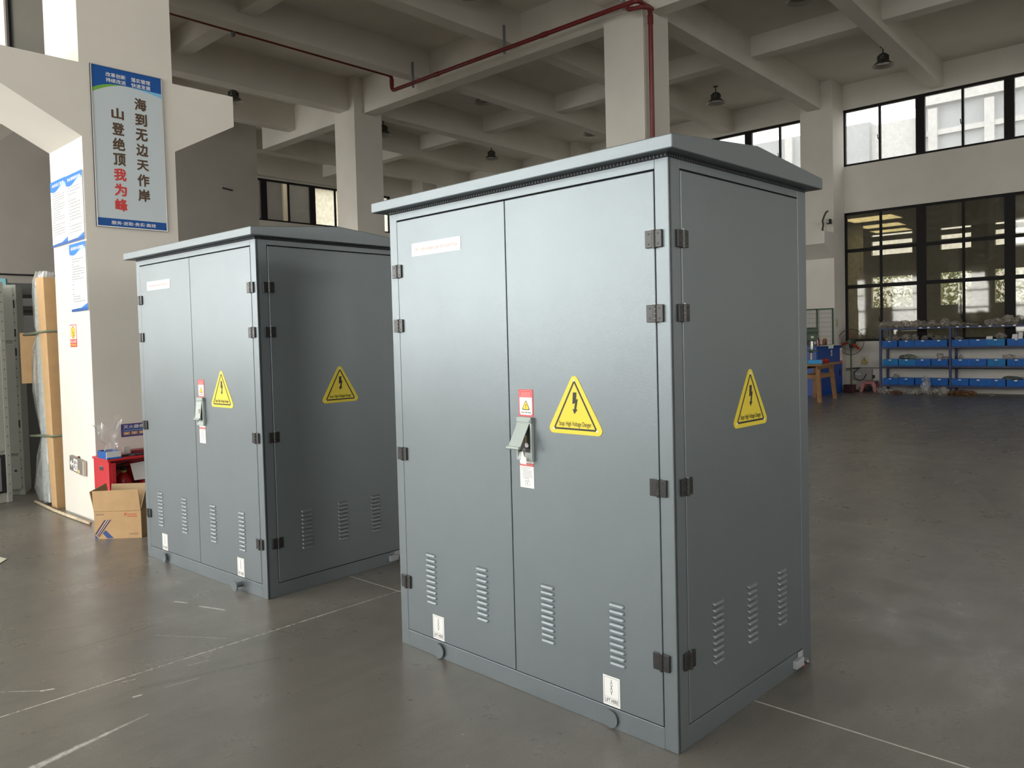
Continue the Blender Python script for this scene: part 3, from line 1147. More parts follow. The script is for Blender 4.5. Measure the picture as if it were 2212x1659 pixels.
    def white_label(m):
        a, e, z0, z1 = -0.7595, -0.680, 0.8815, 0.9945
        m.box(a, e, -0.0014, -0.0002, z0, z1, WHITE)
        m.rect(a, e, z1 - .022, z1 - .010, -0.0017, nmat('sticker red', (0.72, 0.07, 0.075), 0.4))
        m.text('Lock On Operate Procedure', a + .005, e - .005, z1 - .0195, z1 - .0125, -0.0020, WHITE, 0.006)
        for k, w in enumerate((.8, .5, .95, .95, .9, .95, .97, .6)):
            z = z1 - .030 - k * .0062
            if k < 3:
                m.disc(a + .010, z + .001, 0.0017, -0.0017, REDP, 8)
            m.rect(a + .016, a + .016 + (e - a - .022) * w, z, z + .0017, -0.0017, GREYTX)
        cx = (a + e) / 2 + 0.002
        m.outline([(cx - .014, z0 + .010), (cx + .014, z0 + .010), (cx + .014, z0 + .028), (cx - .014, z0 + .028)], 0.0012, -0.0017, GREYTX)
        m.outline([(cx - .009, z0 + .028), (cx + .009, z0 + .028), (cx + .009, z0 + .038), (cx + .004, z0 + .042), (cx - .004, z0 + .042), (cx - .009, z0 + .038)], 0.0014, -0.0017, GREYTX)
        m.disc(cx, z0 + .019, 0.0035, -0.0017, GREYTX, 12)
    part('procedure_label', dr, white_label, lab='white procedure sticker with a printed padlock')

    def latch_body(m):
        m.box(x0, x1, -0.006, 0, 0.998, 1.178, LATCH, 0.002)
        m.box(x0, x0 + 0.008, -0.016, -0.004, 0.998, 1.178, LATCH, 0.002)
        m.box(x1 - 0.010, x1, -0.016, -0.004, 0.998, 1.178, LATCH, 0.002)
        m.box(x0, x1, -0.016, -0.004, 1.150, 1.178, LATCH, 0.002)
        m.box(x0 + 0.006, x1 - 0.008, -0.0205, -0.010, 1.157, 1.166, LATCH, 0.003)
        m.prism([(-0.004, 0.998), (-0.016, 0.998), (-0.016, 1.006), (-0.005, 1.034)], 'x', x0 + 0.004, x1 - 0.004, LATCH)
        m.rect(x0 + 0.008, x1 - 0.010, 1.030, 1.150, -0.0064, BLKPL)
    lt = part('latch', c, latch_body, lab='pale grey door latch')

    def flap(m):
        ang = R(flap_deg)
        xf = Matrix.Translation((0, -0.013, 1.150)) @ Matrix.Rotation(ang, 4, 'X')
        m.box(x0 + 0.0075, x1 - 0.012, -0.004, 0.0, -0.118, 0.0, LATCH, 0.001, xf=xf)
        m.cyl((x0 + 0.004, -0.004, -0.119), (x1 - 0.010, -0.004, -0.119), 0.0065, LATCH, seg=12, xf=xf)
    mt = MB()
    mt.xf = Matrix.Translation((0, -0.0012, 0))
    ang = R(-flap_deg)
    xf = Matrix.Translation((0, -0.014, 1.150)) @ Matrix.Rotation(ang, 4, 'X')
    mt.box(x0 + 0.0085, x1 - 0.0125, -0.004, 0.0, -0.112, 0.0, LATCH, 0.001, xf=xf)
    mt.cyl((x0 + 0.006, -0.006, -0.112), (x1 - 0.012, -0.006, -0.112), 0.0065, LATCH, seg=12, xf=xf)
    mt.build('flap', lt)

    def lockfn(m):
        m.cyl((-0.703, -0.016, 1.062), (-0.703, -0.005, 1.062), 0.011, STEEL, seg=14)
        m.cyl((-0.703, -0.030, 1.050), (-0.703, -0.012, 1.050), 0.004, STEEL, seg=8)
        m.box(-0.712, -0.696, -0.028, -0.016, 1.075, 1.105, nmat('brass', (0.36, 0.30, 0.2), 0.4, metal=0.8), 0.002)
    part('lock', lt, lockfn)
    # lifting lugs
    for x, o in zip((-1.3235, -0.302), lugs):
        def lug(m):
            m.cyl((x, -o + 0.004, 0.040), (x, 0.004, 0.040), 0.0165, PAINT, seg=20)
            m.cyl((x, -o - 0.003, 0.0375), (x, -o + 0.003, 0.0375), 0.0345, PAINT, seg=32)
        part('lifting_lug', c, lug)

    def earth(m):
        m.box(0.903, 0.975, -0.020, 0.001, 0.022, 0.058, nmat('bare steel', (0.40, 0.42, 0.44), 0.45, metal=0.3), 0.002)
        m.box(0.950, 0.998, -0.003, 0.0, 0.050, 0.080, nmat('bare steel', (0.40, 0.42, 0.44), 0.45, metal=0.3), 0.001)
        m.cyl((0.992, -0.030, 0.036), (0.992, 0.0, 0.036), 0.014, STEEL, seg=6, smooth=False)
        m.cyl((0.992, -0.038, 0.036), (0.992, -0.026, 0.036), 0.008, STEEL, seg=12)
        m.cyl((0.992, -0.012, 0.019), (0.992, -0.006, 0.019), 0.012, COPPER, seg=14)
    part('earth_terminal', c, earth, True, lab='steel earthing bolt with copper red washer')
    return c


TA, TB = -0.02275, 0.02658
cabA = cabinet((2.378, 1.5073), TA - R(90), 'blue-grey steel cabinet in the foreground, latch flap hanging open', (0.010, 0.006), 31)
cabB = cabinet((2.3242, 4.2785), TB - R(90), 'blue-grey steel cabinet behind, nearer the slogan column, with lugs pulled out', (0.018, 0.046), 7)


def world_on(c_loc, t, a, o, z):
    """point on the front of a cabinet"""
    M = Matrix.Translation((c_loc[0], c_loc[1], 0)) @ Matrix.Rotation(t - R(90), 4, 'Z')
    return M @ Vector((a, -o, z))


# keys hanging from the lock of the near cabinet
kp = world_on((2.378, 1.5073), TA, -0.703, 0.033, 1.050)
t = thing('key_set', 'small keys with white paper tag hanging in the open latch', 'keys', kp, TA - R(90))
b = MB()
b.tube([(0.006 * math.cos(i * 0.6283), 0, -0.006 + 0.009 * math.sin(i * 0.6283)) for i in range(10)], 0.001, STEEL, 6, True)
b.build('ring', t)
b = MB()
b.box(-0.006, 0.004, -0.002, 0, -0.045, -0.012, nmat('key brown', (0.16, 0.10, 0.07), 0.5, metal=0.4), 0.0008)
b.build('key', t)
b = MB()
b.poly([(-0.022, -0.062), (0.012, -0.064), (0.014, -0.040), (0.002, -0.030), (-0.004, -0.012), (-0.012, -0.012)], -0.003, WHITE)
b.prism([(-0.022, -0.062), (0.012, -0.064), (0.014, -0.040), (0.002, -0.030), (-0.004, -0.012), (-0.012, -0.012)], 'y', -0.0028, -0.002, WHITE)
b.build('tag', t)

# ------------------------------------------------------------------ signs on the near column
CXN, CYN = 2.455, 7.382
w, h = 0.603, 1.396
t = thing('slogan_board', 'tall blue and white board of Chinese slogan on the near column', 'sign', (2.538, CYN, 2.571))
b = MB()
b.box(0, w, -0.016, 0.0, 0, h, SIGNBG)
b.build('panel', t)
b = MB()
for a in ((0, 0.008, 0, h), (w - 0.008, w, 0, h), (0.008, w - 0.008, 0, 0.008), (0.008, w - 0.008, h - 0.008, h)):
    b.box(a[0], a[1], -0.022, 0, a[2], a[3], ALU)
b.build('trim_frame', t)
arc = lambda f, e: h * (1 - (0.102 + 0.075 * max(0, (0.47 - f) / 0.47) ** 1.7 + e * max(0, (f - 0.47) / 0.53) ** 1.7))
n = 24
b = MB()
blue_b = lambda f: h * (1 - (0.102 + 0.050 * max(0, (0.47 - f) / 0.47) ** 2.6 + 0.004 * max(0, (f - 0.47) / 0.53) ** 2))
lo = [(w * k / n, blue_b(k / n)) for k in range(n + 1)]
b.poly(lo + [(w, h), (0, h)], -0.0165, BLUEP)
b.build('header_band', t)
b = MB()
half = n // 2
for m_, ks in ((GREENP, range(0, half - 1)), (LTBL, range(half - 1, n))):
    for k in ks:
        f0, f1 = k / n, (k + 1) / n
        b.add([(w * f0, -0.0164, arc(f0, 0.033)), (w * f1, -0.0164, arc(f1, 0.033)), (w * f1, -0.0164, blue_b(f1)), (w * f0, -0.0164, blue_b(f0))], [(0, 1, 2, 3)], m_)
b.build('swoosh', t)
b = MB()
b.rect(0.008, w - 0.008, 0.008, h * 0.056, -0.0165, BLUEP)
b.build('footer_band', t)
b = MB()


def cchar(mb, s_, cx, cz, sw, sh, y, m, bold):
    mb.text(s_, cx - sw / 2, cx + sw / 2, cz - sh / 2, cz + sh / 2, y, m, bold)


big = ('海到无边天作岸', '山登绝顶我为峰')
for i, s_ in enumerate(big[0]):
    cchar(b, s_, w * 0.675, h * (1 - (0.200 + 0.0967 * i)), 0.104, 0.110 if s_ != '天' else 0.095, -0.0170, BROWNP, 0.036)
for i, s_ in enumerate(big[1]):
    cchar(b, s_, w * 0.347, h * (1 - (0.284 + 0.0953 * i)), 0.104, 0.110 if s_ != '山' else 0.098, -0.0170, BROWNP if i < 4 else REDP, 0.036)
b.text('改革创新', w * .205, w * .48, h * (1 - .063), h * (1 - .036), -0.0172, WHITE, 0.012)
b.text('落实管理', w * .555, w * .83, h * (1 - .065), h * (1 - .038), -0.0172, WHITE, 0.012)
b.text('持续改进', w * .205, w * .48, h * (1 - .097), h * (1 - .070), -0.0172, WHITE, 0.012)
b.text('快速发展', w * .555, w * .83, h * (1 - .099), h * (1 - .072), -0.0172, WHITE, 0.012)
b.text('服务·进取·务实·高效', w * .20, w * .83, h * .018, h * .042, -0.0170, WHITE, 0.012)
b.build('lettering', t)

random.seed(11)


def notice(title, y_left, y_right, z0, z1, label, style):
    w, h = y_left - y_right, z1 - z0
    t = thing('notice_board', label, 'notice', (CXN, y_left, z0), R(-90), 'safety notices on the near column')
    b = MB()
    b.box(0, w, -0.012, 0, 0, h, OFFW, 0.0015)
    b.build('panel', t)
    b = MB()
    n = 20
    wave = lambda f: h * (0.865 + 0.035 * math.sin((f - 0.55) * 5.2) * (1 if f > 0.1 else 1))
    b.poly([(w * k / n, wave(k / n)) for k in range(n + 1)] + [(w, h), (0, h)], -0.0123, SKYBL)
    b.poly([(w * k / n, wave(k / n)) for k in range(8, n + 1)] + [(w * k / n, wave(k / n) + 0.020 * (k - 8) / 12) for k in range(n, 7, -1)], -0.0126, LTBL)
    b.poly([(0, 0), (w, 0), (w, h * .055), (0, h * .035)], -0.0123, BLUEP)
    b.poly([(w * .5, h * .030), (w, h * .05), (w, h * .105)], -0.0126, SKYBL)
    b.build('border_print', t)
    b = MB()
    b.text(title, w * .12, w * .90, h * .905, h * .955, -0.0128, WHITE, 0.02)
    nl = 19 if style else 15
    for k in range(nl):
        z = h * (0.80 - 0.66 * k / (nl - 1))
        ln = random.choice((0.78, 0.78, 0.74, 0.5, 0.12))
        ind = 0.06 if random.random() < 0.4 else 0.0
        x = w * (.11 + ind)
        end = w * (.11 + ln)
        while x < end:
            sw = w * random.uniform(0.035, 0.16)
            b.rect(x, min(x + sw, end), z, z + h * 0.0135, -0.0123, GREYTX)
            x += sw + w * 0.012
    b.build('lettering', t)
    return t


notice('车间员工职责', 8.214, 7.803, 2.457, 3.052, 'safety notice on the upper row, farther from the slogan board', 1)
notice('安全管理责任制', 7.799, 7.392, 2.457, 3.048, 'safety notice on the upper row, next to the column corner', 0)
notice('临时用电作业管理制度', 7.786, 7.385, 1.845, 2.440, 'single lower safety notice below the pair on the near column', 1)

t = thing('no_smoking_sign', 'small red, white and yellow prohibition sign on the near column', 'sign', (CXN, 7.893, 1.532), R(-90))
b = MB()
b.box(0, 0.168, -0.002, 0, 0, 0.201, REDP)
b.rect(0.006, 0.162, 0.070, 0.194, -0.0023, OFFW)
b.disc(0.084, 0.131, 0.056, -0.0026, nmat('sign ring', (0.55, 0.22, 0.04), 0.5), 32)
b.disc(0.084, 0.131, 0.047, -0.0029, YELLOW, 32)
b.poly([(0.050, 0.163), (0.056, 0.168), (0.118, 0.100), (0.112, 0.095)], -0.0032, nmat('sign ring', (0.55, 0.22, 0.04), 0.5))
b.poly([(0.062, 0.118), (0.100, 0.140), (0.103, 0.134), (0.065, 0.112)], -0.0031, BLACK)
b.rect(0.078, 0.092, 0.094, 0.108, -0.0031, BLACK)
b.rect(0.014, 0.154, 0.010, 0.028, -0.0023, ORANGE)
b.build('panel', t)
b = MB()
b.text('禁止吸烟', 0.016, 0.152, 0.035, 0.062, -0.0025, WHITE, 0.01)
b.build('lettering', t)

t = thing('exit_sign', 'tilted grey exit light with white arrow and running figure', 'sign', (CXN, 7.795, 0.465), R(-90))
t.rotation_euler = (0, R(4.5), R(-90))
b = MB()
b.box(-0.18, 0.18, -0.030, 0, -0.068, 0.068, EXITG, 0.006)
b.build('housing', t)
b = MB()
b.box(0.163, 0.183, -0.032, -0.004, -0.066, 0.066, nmat('exit end cap', (0.55, 0.47, 0.42), 0.4), 0.003)
b.build('end_cap', t)
b = MB()
b.outline([(-0.070, -0.054), (0.030, -0.054), (0.030, 0.056), (-0.070, 0.056)], 0.016, -0.0304, WHITE)
b.poly([(-0.165, 0.0), (-0.120, 0.030), (-0.105, 0.028), (-0.125, 0.008), (-0.075, 0.008), (-0.075, -0.010), (-0.125, -0.010), (-0.105, -0.030), (-0.120, -0.030)], -0.0304, WHITE)
b.disc(-0.012, 0.030, 0.010, -0.0304, WHITE, 14)
b.poly([(-0.046, -0.002), (-0.020, 0.016), (0.002, 0.016), (0.014, 0.0), (0.008, -0.006), (-0.002, 0.004), (-0.004, -0.014), (0.012, -0.026), (0.010, -0.046), (0.0, -0.046), (-0.002, -0.030), (-0.018, -0.018), (-0.026, -0.036), (-0.046, -0.042), (-0.048, -0.034), (-0.034, -0.028), (-0.020, 0.002), (-0.040, -0.010)], -0.0304, WHITE)
b.rect(0.044, 0.085, -0.058, -0.030, -0.0304, nmat('yellow sticker', (0.75, 0.6, 0.25), 0.5))
b.build('pictogram', t)
b = MB()
b.box(-0.012, 0.012, -0.016, 0, 0.066, 0.082, nmat('hook brown', (0.12, 0.03, 0.02), 0.5), 0.002)
b.build('hook', t)

t = thing('extinguisher_poster', 'blue poster with white Chinese heading on extinguisher use', 'poster', (2.668, CYN, 0.722))
b = MB()
b.box(0, 0.35, -0.002, 0, 0, 0.115, nmat('poster navy', (0.045, 0.06, 0.26), 0.45))
b.outline([(0, 0), (0.35, 0), (0.35, 0.115), (0, 0.115)], 0.005, -0.0023, nmat('poster purple', (0.16, 0.05, 0.12), 0.5))
for k in range(5):
    b.rect(0.018 + k * 0.066, 0.074 + k * 0.066, 0.016, 0.045, -0.0023, nmat('photo tan', (0.55, 0.30, 0.14), 0.5))
    b.rect(0.03 + k * 0.066, 0.06 + k * 0.066, 0.022, 0.036, -0.0025, nmat('photo pale', (0.72, 0.55, 0.36), 0.5))
for k in range(2):
    b.rect(0.018, 0.33, 0.052 + k * 0.006, 0.0545 + k * 0.006, -0.0023, LTBL)
b.build('panel', t)
b = MB()
b.text('灭火器使用方法', 0.02, 0.33, 0.072, 0.104, -0.0026, WHITE, 0.015)
b.build('lettering', t)

# ------------------------------------------------------------------ pipes and lamps under the ceiling
t = thing('fire_pipe', 'dark red fire pipe running under the beams and down the middle column', 'pipe', (0, 0, 0))


def elbow_path(pts, r=0.09, n=5):
    out = [Vector(pts[0])]
    for i in range(1, len(pts) - 1):
        a, p, c = Vector(pts[i - 1]), Vector(pts[i]), Vector(pts[i + 1])
        d1, d2 = (a - p).normalized(), (c - p).normalized()
        q0, q1 = p + d1 * r, p + d2 * r
        for k in range(n + 1):
            s_ = k / n
            out.append(q0 * (1 - s_) ** 2 + p * 2 * s_ * (1 - s_) + q1 * s_ ** 2)
    out.append(Vector(pts[-1]))
    return out


b = MB()
b.tube(elbow_path([(3.9, 13.66, 7.235), (10.72, 13.66, 7.225), (10.72, 13.66, 6.905), (10.72, 7.30, 6.885), (11.13, 7.335, 6.885), (11.13, 7.335, 0.0)]), 0.040, PIPE, 12)
b.build('pipe', t)
for p, ax in (((7.3, 13.66, 7.231), 'x'), ((10.72, 13.66, 7.07), 'z'), ((10.72, 12.2, 6.900), 'y'), ((10.72, 9.3, 6.891), 'y'), ((11.13, 7.335, 6.70), 'z'), ((11.13, 7.335, 3.0), 'z')):
    d = {'x': Vector((0.07, 0, 0)), 'y': Vector((0, 0.07, 0)), 'z': Vector((0, 0, 0.07))}[ax]
    b = MB()
    b.cyl(Vector(p) - d, Vector(p) + d, 0.047, PIPE, seg=14)
    b.build('coupling', t)
b = MB()
b.tube(elbow_path([(10.72, 7.5, 6.885), (10.72, 7.5, 6.79), (10.76, 7.22, 6.77), (11.0, 7.20, 6.79), (11.05, 7.31, 6.885)], 0.04), 0.034, PIPE, 10)
b.build('bypass_loop', t)
for n, (y, lab) in enumerate(((13.005, 'steel rod hanging the red pipe, nearest the pipe bend'), (10.325, 'steel rod hanging the red pipe, midway along the beam'), (7.60, 'steel rod hanging the red pipe, next to the middle column'))):
    b = MB()
    b.box(10.745, 10.785, y - 0.018, y + 0.018, 6.83, 7.36, RODM, 0.003)
    tag(b.build('pipe_hanger'), lab, 'hanger', 'pipe hanger rods')
b = MB()
b.box(7.13, 7.17, 13.615, 13.705, 7.12, 7.31, RODM, 0.003)
tag(b.build('pipe_hanger'), 'short clip holding the red pipe under a cross beam', 'hanger', 'pipe hanger rods')

SPOTS = [(9.29, 17.85, 'grey bell lamp just beyond the right bracket of the slogan column'),
         (13.72, 17.92, 'grey bell lamp peeping out right of the second column'),
         (18.06, 18.02, 'grey bell lamp hanging farthest back, above the near cabinet'),
         (18.02, 9.98, 'grey bell lamp right of the middle column, above the gable of the near cabinet'),
         (18.28, 6.03, 'grey bell lamp near the high right-hand windows'),
         (13.66, 5.9, 'grey bell lamp cut by the top of the picture, right of the middle column'),
         (9.33, 9.75, 'grey bell lamp barely showing at the top edge, above the near cabinet'),
         (13.7, 13.9, 'bell lamp mostly hidden by a beam, left of the middle column'),
         (18.06, 14.0, 'bell lamp half hidden by a beam, beside the middle column')]
lamp0 = thing('high_bay_lamp', SPOTS[0][2], 'lamp', (SPOTS[0][0], SPOTS[0][1], ZC), 0, 'bell lamps under the ceiling')
b = MB()
b.lathe([(0.0, 0.0), (0.06, 0.0), (0.06, -0.015), (0.014, -0.02), (0.014, -0.16), (0.0, -0.16)], LAMPM, 16)
b.build('stem', lamp0)
b = MB()
b.lathe([(0.0, -0.15), (0.07, -0.155), (0.105, -0.19), (0.108, -0.23), (0.100, -0.235), (0.112, -0.25), (0.112, -0.29), (0.0, -0.29)], LAMPM, 24)
for k in range(16):
    a = k * math.pi / 8
    b.box(0.095, 0.122, -0.004, 0.004, -0.285, -0.20, LAMPM, xf=Matrix.Rotation(a, 4, 'Z'))
b.build('housing', lamp0)
b = MB()
b.lathe([(0.108, -0.285), (0.125, -0.31), (0.165, -0.355), (0.225, -0.40), (0.236, -0.415)], LAMPM, 32)
b.lathe([(0.236, -0.415), (0.222, -0.41), (0.16, -0.365), (0.12, -0.32), (0.10, -0.30)], LAMPIN, 32)
b.build('reflector', lamp0)
b = MB()
b.lathe([(0.0, -0.372), (0.12, -0.370), (0.155, -0.362)], LAMPDK, 24)
b.build('lens', lamp0)
for x, y, lab in SPOTS[1:]:
    c = copy_tree(lamp0)
    c.location = (x, y, ZC)
    c['label'] = lab

# ------------------------------------------------------------------ beside the near column
random.seed(3)
t = thing('cardboard_box', 'open cardboard box with stripes and flaps up beside the rear cabinet', 'box', (2.214, 6.76, 0), R(-44.7))
w, d, h, fh = 0.364, 0.27, 0.222, 0.168
b = MB()
b.box(0, w, 0, 0.005, 0, h, CARD)
b.box(0, w, d - 0.005, d, 0, h, CARD)
b.box(0, 0.005, 0.005, d - 0.005, 0, h, CARD)
b.box(w - 0.005, w, 0.005, d - 0.005, 0, h, CARD)
b.box(0.005, w - 0.005, 0.005, d - 0.005, 0, 0.006, CARDIN)
b.rect(0.0, w, h - 0.0025, h - 0.0005, -0.0004, nmat('crease', (0.36, 0.22, 0.10), 0.8))
b.build('body', t)


def sheet(mb, pts, m, t_=0.005, n=None):
    P = [Vector(p) for p in pts]
    nn = (P[1] - P[0]).cross(P[2] - P[0]).normalized() * t_
    v = P + [p + nn for p in P]
    k = len(P)
    mb.add(v, [list(range(k))[::-1], list(range(k, 2 * k))] + [(i, (i + 1) % k, k + (i + 1) % k, k + i) for i in range(k)], m)


b = MB()
sheet(b, [(0, 0, h), (w, 0, h), (w - 0.012, -0.006, h + fh), (-0.006, 0.0, h + fh * 0.96)], CARD)
b.build('flap', t)
b = MB()
sheet(b, [(w, d, h), (0, d, h), (0.01, d + 0.015, h + fh), (w - 0.01, d + 0.015, h + fh)], CARDIN)
b.build('flap', t)
b = MB()
sheet(b, [(0, 0, h), (0, d, h), (-0.02, d - 0.02, h + fh * 1.08), (-0.030, -0.0, h + fh * 0.93)], CARDIN)
b.build('flap', t)
b = MB()
sheet(b, [(w, d, h), (w, 0, h), (w + 0.045, 0.0, h + fh * 0.98), (w + 0.05, d, h + fh)], CARDIN)
b.build('flap', t)
b = MB()
PX = lambda x: (x - 78) / 565 * w
PZ = lambda y: (1570 - y) / 340 * h
NAVY = nmat('box print plum', (0.07, 0.035, 0.06), 0.6)
BXBL = nmat('box print blue', (0.045, 0.085, 0.26), 0.6)
LTST = nmat('box print pale', (0.62, 0.52, 0.46), 0.7)
for q, m in (([(82, 1505), (98, 1518), (222, 1338), (200, 1340)], NAVY), ([(98, 1518), (104, 1526), (236, 1338), (222, 1338)], LTST), ([(104, 1526), (113, 1535), (252, 1337), (236, 1338)], NAVY),
             ([(113, 1535), (118, 1538), (264, 1337), (252, 1337)], LTST), ([(118, 1538), (130, 1545), (284, 1336), (264, 1337)], NAVY),
             ([(172, 1500), (210, 1462), (305, 1562), (228, 1564)], BXBL), ([(80, 1515), (126, 1566), (82, 1568)], BXBL)):
    b.poly([(PX(x), PZ(y)) for x, y in q], -0.0006, m)
BXRD = nmat('box print red', (0.60, 0.12, 0.06), 0.6)
b.poly([(PX(x), PZ(y)) for x, y in ((445, 1292), (438, 1278), (446, 1264), (458, 1260), (464, 1252), (468, 1268), (466, 1284), (456, 1292))], -0.0006, BXRD)
for k, (y, x0_) in enumerate(((1278, 474), (1303, 480))):
    x = x0_
    for i in range(9):
        b.rect(PX(x), PX(x + 11), PZ(y + 6), PZ(y - 6), -0.0006, BXRD)
        x += 13
for y, x0_, n in ((1268, 100, 8), (1515, 492, 9)):
    for i in range(n):
        b.rect(PX(x0_ + i * 12.5), PX(x0_ + i * 12.5 + 9.5), PZ(y + 5), PZ(y - 4), -0.0006, nmat('box print grey', (0.22, 0.16, 0.12), 0.7))
    b.rect(PX(x0_), PX(x0_ + n * 12.5), PZ(y + 12), PZ(y + 9), -0.0006, nmat('box print grey', (0.22, 0.16, 0.12), 0.7))
for i in range(8):
    b.rect(0.020 + i * 0.0082, 0.0265 + i * 0.0082, h + 0.031, h + 0.038, -0.0045, nmat('box print grey', (0.22, 0.16, 0.12), 0.7))
b.build('print', t)

t = thing('extinguisher_cabinet', 'low open red cabinet holding fire extinguishers against the column', 'cabinet', (2.432, 7.03, 0))
b = MB()
b.box(0, 0.56, 0.325, 0.345, 0, 0.572, BOXRED)
b.box(0, 0.020, 0, 0.325, 0, 0.572, BOXRED, 0.003)
b.box(0.54, 0.56, 0, 0.325, 0, 0.572, BOXRED, 0.003)
b.box(0.02, 0.54, 0, 0.325, 0.0, 0.03, BOXRED)
b.box(0.02, 0.055, -0.004, 0.012, 0.0, 0.55, BOXRED, 0.002)
b.build('shell', t)
b = MB()
b.box(-0.012, 0.572, -0.012, 0.345, 0.566, 0.586, BOXRED, 0.004)
b.build('top', t)
b = MB()
b.box(-0.0015, 0.001, 0.13, 0.21, 0.478, 0.512, BLKPL)
b.box(-0.004, 0.0, 0.12, 0.22, 0.510, 0.516, STEEL)
b.build('grip_hole', t)
for k, (x, lab) in enumerate(((2.605, 'red fire extinguisher with paper tag, left one in the red cabinet'), (2.80, 'red fire extinguisher beside the rear cabinet, right one in the red cabinet'))):
    e = thing('fire_extinguisher', lab, 'fire extinguisher', (x, 7.19, 0.03), R(20 - 60 * k), 'extinguishers in the red cabinet')
    b = MB()
    b.lathe([(0.0, 0.0), (0.062, 0.0), (0.066, 0.02), (0.066, 0.33), (0.060, 0.365), (0.035, 0.395), (0.022, 0.41), (0.0, 0.41)], EXTRED, 24)
    b.build('cylinder', e)
    b = MB()
    b.lathe([(0.067, 0.20), (0.067, 0.29)], nmat('extinguisher label', (0.42, 0.07, 0.07), 0.4), 24)
    b.build('label_band', e)
    b = MB()
    b.lathe([(0.020, 0.405), (0.026, 0.41), (0.026, 0.428), (0.0, 0.43)], nmat('neck yellow', (0.42, 0.50, 0.10), 0.5), 16)
    b.build('collar', e)
    b = MB()
    b.box(-0.018, 0.018, -0.018, 0.018, 0.425, 0.465, BLKPL, 0.004)
    b.box(-0.02, 0.13, -0.010, 0.010, 0.470, 0.482, BLKPL, 0.003, xf=Matrix.Rotation(R(-8), 4, 'Y'))
    b.box(-0.02, 0.11, -0.010, 0.010, 0.440, 0.450, BLKPL, 0.003)
    b.build('lever', e)
    b = MB()
    b.tube([(-0.015, 0, 0.445), (-0.06, 0, 0.45), (-0.085, 0.01, 0.41), (-0.082, 0.02, 0.30), (-0.078, 0.03, 0.18)], 0.010, BLKPL, 8)
    b.build('hose', e)
b = MB()
sheet(b, [(2.655, 7.095, 0.37), (2.755, 7.085, 0.372), (2.752, 7.10, 0.525), (2.632, 7.11, 0.515)], OFFW, 0.002)
tag(b.build('paper_tag'), 'creased white inspection paper hanging on the extinguishers', 'paper')

t = thing('tissue_box', 'small white and blue carton on the corner of the red cabinet', 'box', (2.415, 7.02, 0.586))
b = MB()
b.box(0, 0.115, 0, 0.008, 0.002, 0.062, nmat('carton white', (0.72, 0.72, 0.74), 0.5))
b.rect(0, 0.115, 0.002, 0.014, -0.0005, SKYBL)
for a in ((0, 0.004, 0.008, 0.20), (0.111, 0.115, 0.008, 0.20)):
    b.box(a[0], a[1], a[2], a[3], 0.002, 0.062, BLUEP)
b.box(0, 0.115, 0.196, 0.20, 0.002, 0.062, BLUEP)
b.box(0, 0.115, 0.0, 0.20, 0.0, 0.003, BLUEP)
b.build('carton', t)


def blob(mb, sx, sy, sz, m, seed, bump=0.25, sub=3, flat=True):
    """crumpled closed bag shape standing on z=0"""
    bm = bmesh.new()
    bmesh.ops.create_icosphere(bm, subdivisions=sub, radius=1)
    off = Vector((seed * 7.3, seed * 3.1, seed * 1.7))
    for v in bm.verts:
        p = v.co.copy()
        n1 = mnoise.noise(p * 1.6 + off) * bump * 1.7 + (0.5 - abs(mnoise.noise(p * 3.1 + off))) * bump * 1.3 - bump * 0.45 + mnoise.noise(p * 7.5 + off) * bump * 0.4
        p *= 1 + n1
        z = (p.z + 1) / 2
        if flat and z < 0.12:
            z = 0.0
        v.co = Vector((p.x * sx / 2, p.y * sy / 2, max(0.0, z) * sz))
    mb.bm(bm, m)


def bag(label, x, y, z, sx, sy, sz, seed, mat=None, group=None, name='plastic_bag', bump=0.25, cat='bag'):
    b = MB()
    blob(b, sx, sy, sz, mat or BAGM, seed, bump)
    o = b.build(name)
    o.location = (x, y, z)
    return tag(o, label, cat, group)


def film_tuft(mb, x, y, z, hgt, r, seed, m):
    """upright crumpled film: an open ruffled cone"""
    n, k = 22, 8
    v, f = [], []
    for j in range(k + 1):
        t_ = j / k
        for i in range(n):
            a = 2 * math.pi * i / n
            q = Vector((math.cos(a) * 1.3, math.sin(a) * 1.3, t_ * 2.2 + seed))
            rr = r * (0.45 + 0.75 * t_) * (1 + 0.9 * mnoise.noise(q * 1.7))
            v.append((x + rr * math.cos(a), y + rr * math.sin(a), z + hgt * t_ * (1 + 0.45 * mnoise.noise(q + Vector((5, 5, 5))) * t_)))
    for j in range(k):
        for i in range(n):
            f.append((j * n + i, j * n + (i + 1) % n, (j + 1) * n + (i + 1) % n, (j + 1) * n + i))
    mb.add(v, f, m, True)


